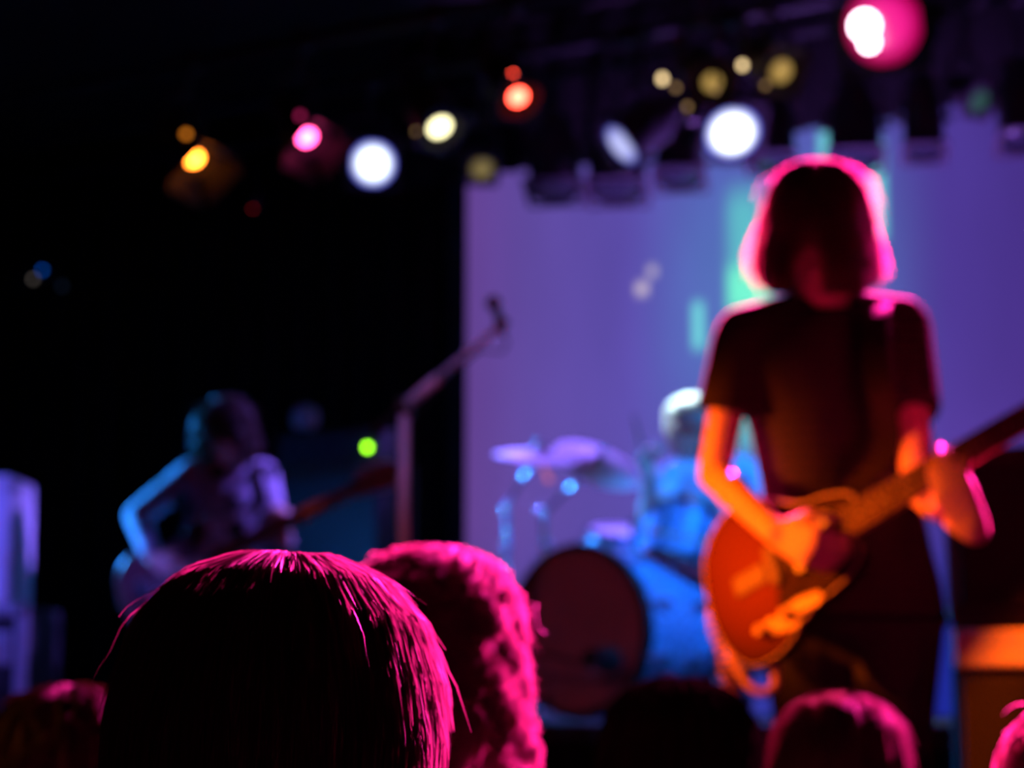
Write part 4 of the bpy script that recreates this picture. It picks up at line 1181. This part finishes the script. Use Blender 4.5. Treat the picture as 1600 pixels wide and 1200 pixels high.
MB().tube([e0, e0.lerp(jt, 0.2)], 0.02, 10).build('counterweight', M['rubber'], mt)
MB().tube([jt, jt.lerp(e1, 0.36)], 0.015, 12).build('boom_grip', M['white_box'], mt, smooth=True)
MB().tube([jt.lerp(e1, 0.36), e1], 0.010, 12).build('boom', M['white_box'], mt, smooth=True)
MB().tube([e1, e1 + (e1 - jt).normalized() * 0.02], 0.013, 10).build('clip', M['plastic'], mt)
mc = thing('vocal_microphone', 'vocal microphone with round grille clipped to the boom end', 'microphone', W(782, 508, 5.20))
m0, m1, m2 = W(786, 520, 5.18), W(777, 488, 5.20), W(768, 466, 5.21)
MB().tube([m0, m1], [0.010, 0.014], 12).build('handle', M['steel'], mc, smooth=True)
MB().ball(m2.lerp(m1, 0.35), 0.021, n=16).build('grille', M['steel'], mc, smooth=True)
MB().tube([m0, m0 + V((0.012, 0, -0.025)), m0 + V((0.0, 0.0, -0.05)), jt.lerp(e1, 0.8) - UP * 0.02, jt.lerp(e1, 0.5) - UP * 0.018, jt + V((0.02, 0, -0.03)), foot + V((0.02, 0, 0.5)), foot + V((0.03, -0.03, 0.012)), foot + V((0.15, -0.5, 0.008))], 0.0035, 6).build('cord', M['rubber'], mc, smooth=True)

# ------------------------------------------------------------------ drum kit
KC = W(903, 985, 6.72)                        # centre of the bass drum's front head
kang = math.radians(39)
ka = V((-math.sin(kang), -math.cos(kang), 0))  # the way the front head faces
KM = frame(KC, V((math.cos(kang), -math.sin(kang), 0)), UP, ka)   # local z out of the head
KR, KD = 0.272, 0.42
kt = thing('bass_drum', 'bass drum with dark red front head and blue sparkle shell', 'drum', V((KC.x, KC.y, RIS)) - ka * KD / 2)
MB().lathe([(KR, -KD), (KR, -0.012), (KR - 0.006, -0.012), (KR - 0.006, -KD)], n=48, closed=True).build('shell', M['drum_blue'], kt, KM, angle=40)
MB().lathe([(0, 0.0), (KR - 0.01, 0.0), (KR - 0.01, -0.003), (0, -0.003)], n=48).build('front_head', M['drum_head'], kt, KM)
MB().lathe([(0, -KD), (KR - 0.01, -KD), (KR - 0.01, -KD - 0.003), (0, -KD - 0.003)], n=48).build('back_head', M['drum_white'], kt, KM)
for z_ in (-0.028, -KD - 0.012):
    MB().lathe([(KR - 0.01, z_), (KR + 0.012, z_), (KR + 0.012, z_ + 0.038), (KR - 0.01, z_ + 0.038)], n=48, closed=True).build('hoop', M['plastic'], kt, KM, angle=40)
for i in range(10):
    a = 2 * math.pi * (i + 0.5) / 10
    rd = V((math.cos(a), math.sin(a), 0)); m_ = Matrix.Rotation(a, 4, 'Z')
    for z_ in (-0.11, -KD + 0.11):
        MB().box(rd * (KR + 0.010) + V((0, 0, z_)), 0.022, 0.022, 0.055, m_, 0.005).build('lug', M['chrome'], kt, KM)
    for za, zb_ in ((-0.10, 0.016), (-KD + 0.10, -KD - 0.016)):
        MB().tube([rd * (KR + 0.016) + V((0, 0, za)), rd * (KR + 0.016) + V((0, 0, zb_))], 0.004, 6).build('tension_rod', M['chrome'], kt, KM)
for sg in (-1, 1):
    a0 = KM @ V((sg * 0.22, -0.16, -0.12)); b0 = KM @ V((sg * 0.34, 0, -0.02)); b0.z = RIS + 0.008
    MB().tube([a0, b0], 0.008, 8).build('spur', M['chrome'], kt)
# microphone on a low boom stand in front of the bass drum
km = thing('kick_microphone_stand', 'low boom stand with a fat microphone in front of the bass drum', 'microphone stand', V((W(800, 1100, 6.35).x, 6.35, RIS)))
kb = V((W(806, 1100, 6.42).x, 6.42, RIS)); kj = W(806, 1008, 6.42); ke = W(926, 1042, 6.42)
MB().tube([kb + UP * 0.03, kj], 0.008, 8).build('tube', M['black_metal'], km)
for i in range(3):
    a = 0.8 + i * 2.094
    MB().tube([kb + UP * 0.05, kb + V((math.cos(a) * 0.10, math.sin(a) * 0.10, 0.008))], 0.007, 8).build('leg', M['black_metal'], km)
MB().tube([kj, ke], 0.007, 8).build('boom', M['black_metal'], km)
mic_m = aim(W(940, 1030, 6.46), V((0.5, 0.85, -0.05)))
MB().lathe([(0, 0.08), (0.030, 0.075), (0.034, 0.02), (0.040, 0.0), (0.046, -0.03), (0.040, -0.065), (0, -0.075)], n=20).build('microphone', M['plastic'], km, mic_m, angle=40)
MB().tube([ke, W(932, 1040, 6.44)], 0.012, 8).build('clip', M['steel'], km)
MB().ball(W(925, 1047, 6.40), 0.011, n=10).build('clip_screw', M['chrome'], km, smooth=True)

def drum(name, label, c, axis, R, D, top, legs=None, shell=None):
    z = axis.normalized(); x = z.orthogonal().normalized(); y = z.cross(x)
    m = frame(c, x, y, z)
    t = thing(name, label, 'drum', c - z * D / 2)
    MB().lathe([(R, -D / 2), (R, D / 2), (R - 0.006, D / 2), (R - 0.006, -D / 2)], n=36, closed=True).build('shell', shell or M['drum_blue'], t, m, angle=40)
    MB().lathe([(0, D / 2 + 0.004), (R - 0.004, D / 2 + 0.004), (R - 0.004, D / 2), (0, D / 2)], n=36).build('batter_head', M['drum_white'], t, m)
    MB().lathe([(0, -D / 2 - 0.004), (R - 0.004, -D / 2 - 0.004), (R - 0.004, -D / 2), (0, -D / 2)], n=36).build('bottom_head', M['drum_white'], t, m)
    for zz in (D / 2 - 0.008, -D / 2 - 0.012):
        MB().lathe([(R - 0.002, zz), (R + 0.009, zz), (R + 0.009, zz + 0.02), (R - 0.002, zz + 0.02)], n=36, closed=True).build('hoop', M['chrome'], t, m, angle=40)
    for i in range(6):
        a = 2 * math.pi * (i + 0.3) / 6; rd = V((math.cos(a), math.sin(a), 0))
        MB().box(rd * (R + 0.009), 0.020, 0.020, min(0.07, D * 0.45), Matrix.Rotation(a, 4, 'Z'), 0.004).build('lug', M['chrome'], t, m)
        for sg in (-1, 1):
            MB().tube([rd * (R + 0.012) + V((0, 0, sg * 0.02)), rd * (R + 0.012) + V((0, 0, sg * (D / 2 + 0.008)))], 0.0032, 6).build('tension_rod', M['chrome'], t, m)
    return t, m
# rack tom above the bass drum, mounted on it
tc_ = W(1058, 850, 6.95)
tt, tm = drum('rack_tom', 'blue rack tom tilted towards the drummer beside the bass drum top', tc_, V((0.25, 0.35, 0.9)), 0.135, 0.20, 0)
hb = KM @ V((0.07, KR, -0.22))
MB().tube([hb, hb + UP * 0.10, tc_ - V((0.12, 0.03, 0.0))], 0.010, 8).build('mount', M['chrome'], tt)
# snare on its stand between bass drum and cymbal stands
snc = W(990, 862, 7.32)
sn, sm_ = drum('snare_drum', 'shallow silver snare drum just behind the bass drum top', snc, V((0.05, -0.22, 0.97)), 0.165, 0.13, 0, shell=M['alu'])
sb_ = V((snc.x, snc.y, RIS))
MB().tube([sb_ + UP * 0.10, snc - UP * 0.07], 0.011, 8).build('stand_tube', M['chrome'], sn)
for i in range(3):
    a = 1.0 + i * 2.094
    MB().tube([sb_ + UP * 0.16, sb_ + V((math.cos(a) * 0.14, math.sin(a) * 0.14, 0.01))], 0.008, 8).build('leg', M['chrome'], sn)
# floor tom by the drummer's right
fc = W(1150, 960, 7.05)
ftm, fm = drum('floor_tom', 'deep blue floor tom behind the guitarist hip', fc, V((0.02, 0.05, 1)), 0.185, 0.36, 0)
for i in range(3):
    a = 0.5 + i * 2.094; rd = V((math.cos(a), math.sin(a), 0))
    MB().tube([V((fc.x, fc.y, fc.z + 0.05)) + rd * 0.205, V((fc.x, fc.y, RIS + 0.008)) + rd * 0.215], 0.007, 8).build('leg', M['chrome'], ftm)

def cymbal(name, label, c, normal, R, base, knobs, led=None):
    z = normal.normalized(); x = z.orthogonal().normalized(); y = z.cross(x)
    m = frame(c, x, y, z)
    base = V((base[0], base[1], RIS))
    t = thing(name, label, 'cymbal', base)
    MB().lathe([(0.006, 0.024), (0.018, 0.023), (0.030, 0.014), (0.036, 0.008), (R * 0.7, -0.004), (R, -0.016), (R, -0.018), (R * 0.7, -0.006), (0.036, 0.005), (0.006, 0.020)], n=48, closed=True).build('cymbal_plate', M['brass'], t, m, angle=60)
    MB().lathe([(0, 0.05), (0.012, 0.048), (0.012, 0.022), (0, 0.022)], n=12).build('wing_nut', M['chrome'], t, m, angle=40)
    el = V((base.x, base.y, c.z - 0.16))
    MB().tube([base + UP * 0.08, el], 0.012, 10).build('stand_tube', M['chrome'], t, smooth=True)
    MB().tube([el, c], 0.008, 8).build('tilter_arm', M['chrome'], t, smooth=True)
    for i in range(3):
        a = 0.3 + i * 2.094
        MB().tube([base + UP * 0.25, base + V((math.cos(a) * 0.15, math.sin(a) * 0.15, 0.01))], 0.009, 8).build('leg', M['chrome'], t)
    for px, py in knobs:
        q = W(px, py, base.y - 0.02)
        MB().ball(q, 0.017, n=12).tube([q, V((base.x, base.y, q.z))], 0.006, 6).build('memory_knob', M['chrome'], t, smooth=True)
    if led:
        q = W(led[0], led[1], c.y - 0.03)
        MB().ball(q, 0.012, n=10).tube([q, V((c.x, c.y, c.z - 0.01))], 0.004, 6).build('red_glow_dot', emit('red_dot_glow', (0.75, 0.16, 0.14), 0.9), t, smooth=True)  # small red dot given its own glow
p = W(792, 800, 7.35)
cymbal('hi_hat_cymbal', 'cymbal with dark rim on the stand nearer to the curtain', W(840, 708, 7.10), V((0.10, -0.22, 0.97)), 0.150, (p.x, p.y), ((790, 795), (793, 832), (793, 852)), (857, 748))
p = W(850, 800, 7.42)
cymbal('crash_cymbal', 'crash cymbal tilted steeply and lit violet next to the drummer', W(936, 720, 7.15), V((0.32, -0.50, 0.80)), 0.165, (p.x, p.y), ((846, 800), (855, 848)))

# drum stool
dh = W(1105, 905, 7.35)
zs = RIS + 0.44
stool = thing('drum_stool', 'round black padded drum stool under the drummer', 'stool', V((dh.x, dh.y, RIS)))
MB().lathe([(0, 0.0), (0.15, 0.0), (0.165, -0.02), (0.165, -0.06), (0.15, -0.075), (0, -0.075)], Matrix.Translation((dh.x, dh.y, zs)), 32).build('seat', M['dark_cotton'], stool, angle=50)
MB().tube([(dh.x, dh.y, RIS + 0.1), (dh.x, dh.y, zs - 0.07)], 0.014, 10).build('post', M['chrome'], stool)
for i in range(3):
    a = 0.9 + i * 2.094
    MB().tube([(dh.x, dh.y, RIS + 0.2), (dh.x + math.cos(a) * 0.22, dh.y + math.sin(a) * 0.22, RIS + 0.01)], 0.010, 8).build('leg', M['chrome'], stool)

# ------------------------------------------------------------------ the drummer
B = axes(math.pi - math.radians(30)); r, f = B.col[0], B.col[1]
pv = V((dh.x, dh.y, zs + 0.10))
J = {'pelvis': pv, 'neck': W(1095, 712, 7.18), 'head': W(1082, 668, 7.12)}
J['sh_r'] = W(1042, 748, 7.10); J['sh_l'] = W(1172, 738, 7.22)
J['el_r'] = W(1012, 815, 6.98); J['wr_r'] = W(1016, 742, 6.82)
J['el_l'] = W(1212, 830, 7.1); J['wr_l'] = W(1150, 850, 6.90)
for s, sg in (('r', 1), ('l', -1)):
    hp = pv + r * 0.09 * sg
    J['hip_' + s] = hp
    J['kn_' + s] = hp + f * 0.36 + r * 0.16 * sg + UP * -0.04
    J['an_' + s] = V((J['kn_' + s].x, J['kn_' + s].y, RIS + 0.10)) - f * 0.05
    J['toe_' + s] = J['an_' + s] + f * 0.13 - UP * 0.06
HR = axes(math.pi - math.radians(35), math.radians(18))
sd = W(985, 700, 6.72)
hn = {'r': (J['wr_r'], (sd - J['wr_r']) * 0.5 + UP * 0.05, -r, f, 0.92, (0.9, 0.9, 0.9, 0.9), 0.5, 0.02),
      'l': (J['wr_l'], f - UP * 0.2, -UP, r, 0.92, (0.9, 0.9, 0.9, 0.9), 0.5, 0.02)}
dp = person('drummer with fair hair and pale blue shirt sitting behind the blue drums', V((pv.x, pv.y, RIS)), J, HR, f, M['blue_shirt'], k=0.92, voxel=0.008, hands=hn)
hair(dp, J['head'] + UP * 0.0, HR, [(a * 0.93, z * 0.93) for a, z in SHORT], M['hair_light'], 1500, 0.07, 1.0, 1.1, 0.004, 0.005, 66, 0.045, seed=21)
for s, e in (('r', W(1000, 690, 6.70)), ('l', W(1060, 838, 6.75))):
    w_ = J['wr_' + s] + (V(hn[s][1])).normalized() * 0.075
    o = MB().tube([w_ - (e - w_).normalized() * 0.10, e, e + (e - w_).normalized() * 0.17], [0.0075, 0.0065, 0.004], 8).build('drumstick', M['maple'])
    tag(o, 'wooden drumstick in the drummer hand ' + ('raised towards the crash cymbal' if s == 'r' else 'lowered over the rack tom'), 'drumstick')

# ------------------------------------------------------------------ the bass player
BD = 7.4
B = axes(math.pi - math.radians(12)); r, f = B.col[0], B.col[1]
pv = W(345, 965, BD + 0.05)
J = {'pelvis': pv, 'neck': W(362, 728, BD - 0.03), 'head': W(353, 676, BD - 0.10)}
J['sh_r'] = W(300, 740, BD - 0.05); J['sh_l'] = W(412, 742, BD + 0.02)
J['el_r'] = W(214, 806, BD + 0.02); J['wr_r'] = W(240, 876, BD - 0.16)
J['el_l'] = W(430, 826, BD - 0.02); J['wr_l'] = W(447, 850, BD - 0.28)
for s, sg in (('r', 1), ('l', -1)):
    hp = pv + r * 0.085 * sg - UP * 0.03
    J['hip_' + s] = hp
    J['kn_' + s] = V((hp.x, hp.y, STG + 0.46)) + r * 0.07 * sg + f * 0.04
    J['an_' + s] = V((hp.x, hp.y, STG + 0.082)) + r * 0.12 * sg
    J['toe_' + s] = J['an_' + s] + f * 0.14 + r * 0.03 * sg - UP * 0.05
# bass guitar frame
b0, b1 = W(296, 890, BD - 0.20), W(548, 768, BD - 0.42)
bu = (b1 - b0).normalized(); bn = V((bu.y, -bu.x, 0)).normalized()
if bn.y > 0: bn = -bn
bv = bn.cross(bu).normalized()
BM = frame(b0, bu, bv, bn); NB = (b1 - b0).length
HR = axes(math.pi - math.radians(10), math.radians(30))
hn = {'r': (J['wr_r'], b0 + bn * 0.03 - bu * 0.02 - J['wr_r'], -bn, bu + bv * 0.5, 0.95, (0.45, 0.4, 0.45, 0.5), 0.3, 0.04),
      'l': (J['wr_l'], (bv * 0.7 + bn * 0.2 + bu * 0.1), -bn * 0.8 + bv * 0.3, -bu, 0.95, (0.6, 0.55, 0.6, 0.65), 0.5, 0.06)}
bp_ = person('bass player with shaggy hair and spotted pale shirt, one elbow held out', V((pv.x, pv.y, STG)), J, HR, f, M['spotted'], k=0.93, voxel=0.008, hands=hn, sleeve='long')
hair(bp_, J['head'], HR, [(a * 0.98, z * 0.98) for a, z in SHAG], M['hair_mid'], 1800, 0.09, 1.0, 1.06, 0.005, 0.012, 48, 0.02, seed=31, stray=0.1, lump=0.03)
bg = thing('bass_guitar', 'dark bass guitar with amber neck held by the bass player', 'guitar', b0)
BO = catmull([(-0.30, 0.0), (-0.28, 0.10), (-0.20, 0.150), (-0.10, 0.115), (0.0, 0.125), (0.10, 0.155), (0.135, 0.12), (0.075, 0.06), (0.03, 0.03),
              (0.03, -0.03), (0.05, -0.07), (0.07, -0.11), (0.03, -0.135), (-0.06, -0.115), (-0.14, -0.14), (-0.22, -0.155), (-0.28, -0.10)], 6)
slab(BO, -0.042, 0, 0.03).build('body', pm('dark_red_lacquer', (0.09, 0.02, 0.02), 0.3, var=0.2, coat=0.4), bg, BM, angle=35)
MB().add([(-0.02, -0.03, -0.018), (-0.02, 0.03, -0.018), (NB, 0.021, -0.018), (NB, -0.021, -0.018), (-0.02, -0.03, 0.008), (-0.02, 0.03, 0.008), (NB, 0.021, 0.008), (NB, -0.021, 0.008)],
         [(0, 1, 2, 3), (4, 7, 6, 5), (0, 4, 5, 1), (1, 5, 6, 2), (2, 6, 7, 3), (3, 7, 4, 0)]).build('neck', M['maple'], bg, BM)
for i in range(1, 16):
    x = NB - 0.86 * (1 - 2 ** (-i / 12))
    if x > 0: MB().box((x, 0, 0.009), 0.003, 0.042 + 0.016 * (1 - x / NB), 0.002).build('fret', M['steel'], bg, BM)
slab(catmull([(NB, 0.021), (NB + 0.05, 0.045), (NB + 0.15, 0.045), (NB + 0.20, 0.0), (NB + 0.16, -0.05), (NB + 0.08, -0.04), (NB, -0.021)], 4), -0.014, 0.002, 0.02).build('headstock', M['maple'], bg, BM)
for i in range(4):
    x = NB + 0.05 + i * 0.035
    MB().tube([(x, 0.02, 0.0), (x, 0.02, 0.016)], 0.006, 8).tube([(x, 0.03, -0.008), (x, 0.062, -0.008)], 0.004, 6).ball((x, 0.068, -0.008), 0.013, 0.012, 0.005, n=10).build('tuner', M['chrome'], bg, BM, smooth=True)
    y = -0.019 + i * 0.0127
    MB().tube([(-0.20, y * 1.2, 0.014), (NB, y * 0.8, 0.012), (x, 0.02, 0.010)], 0.0012, 4).build('string', M['steel'], bg, BM)
MB().box((-0.07, 0, 0.006), 0.05, 0.09, 0.014, None, 0.003).build('pickup', M['plastic'], bg, BM)
MB().box((-0.20, 0, 0.006), 0.06, 0.08, 0.014, None, 0.003).build('bridge', M['chrome'], bg, BM)
for x, y in ((-0.16, -0.10), (-0.21, -0.11)):
    MB().tube([(x, y, 0), (x, y, 0.016)], 0.010, 12).build('knob', M['chrome'], bg, BM)
sq = spline([BM @ V((0.12, 0.15, -0.02)), W(400, 790, BD - 0.14), W(398, 745, BD - 0.12), W(402, 722, BD), W(395, 745, BD + 0.14), W(340, 830, BD + 0.16), W(260, 920, BD + 0.05), BM @ V((-0.31, 0.0, -0.02))], 6)
mb = MB(); ax = V((0.97, 0.1, 0.2)).normalized()
for i, p in enumerate(sq):
    tg = (sq[min(i + 1, len(sq) - 1)] - sq[max(i - 1, 0)]).normalized()
    sd_v = (ax - tg * ax.dot(tg)).normalized() * 0.026; nn = tg.cross(sd_v).normalized() * 0.0015
    mb.v += [p - sd_v - nn, p + sd_v - nn, p + sd_v + nn, p - sd_v + nn]
for i in range(len(sq) - 1):
    a = i * 4
    for k in range(4): mb.f.append((a + k, a + (k + 1) % 4, a + 4 + (k + 1) % 4, a + 4 + k))
mb.f += [(0, 1, 2, 3), tuple(len(mb.v) - 4 + k for k in range(4))]
mb.build('strap', M['strap'], bg)
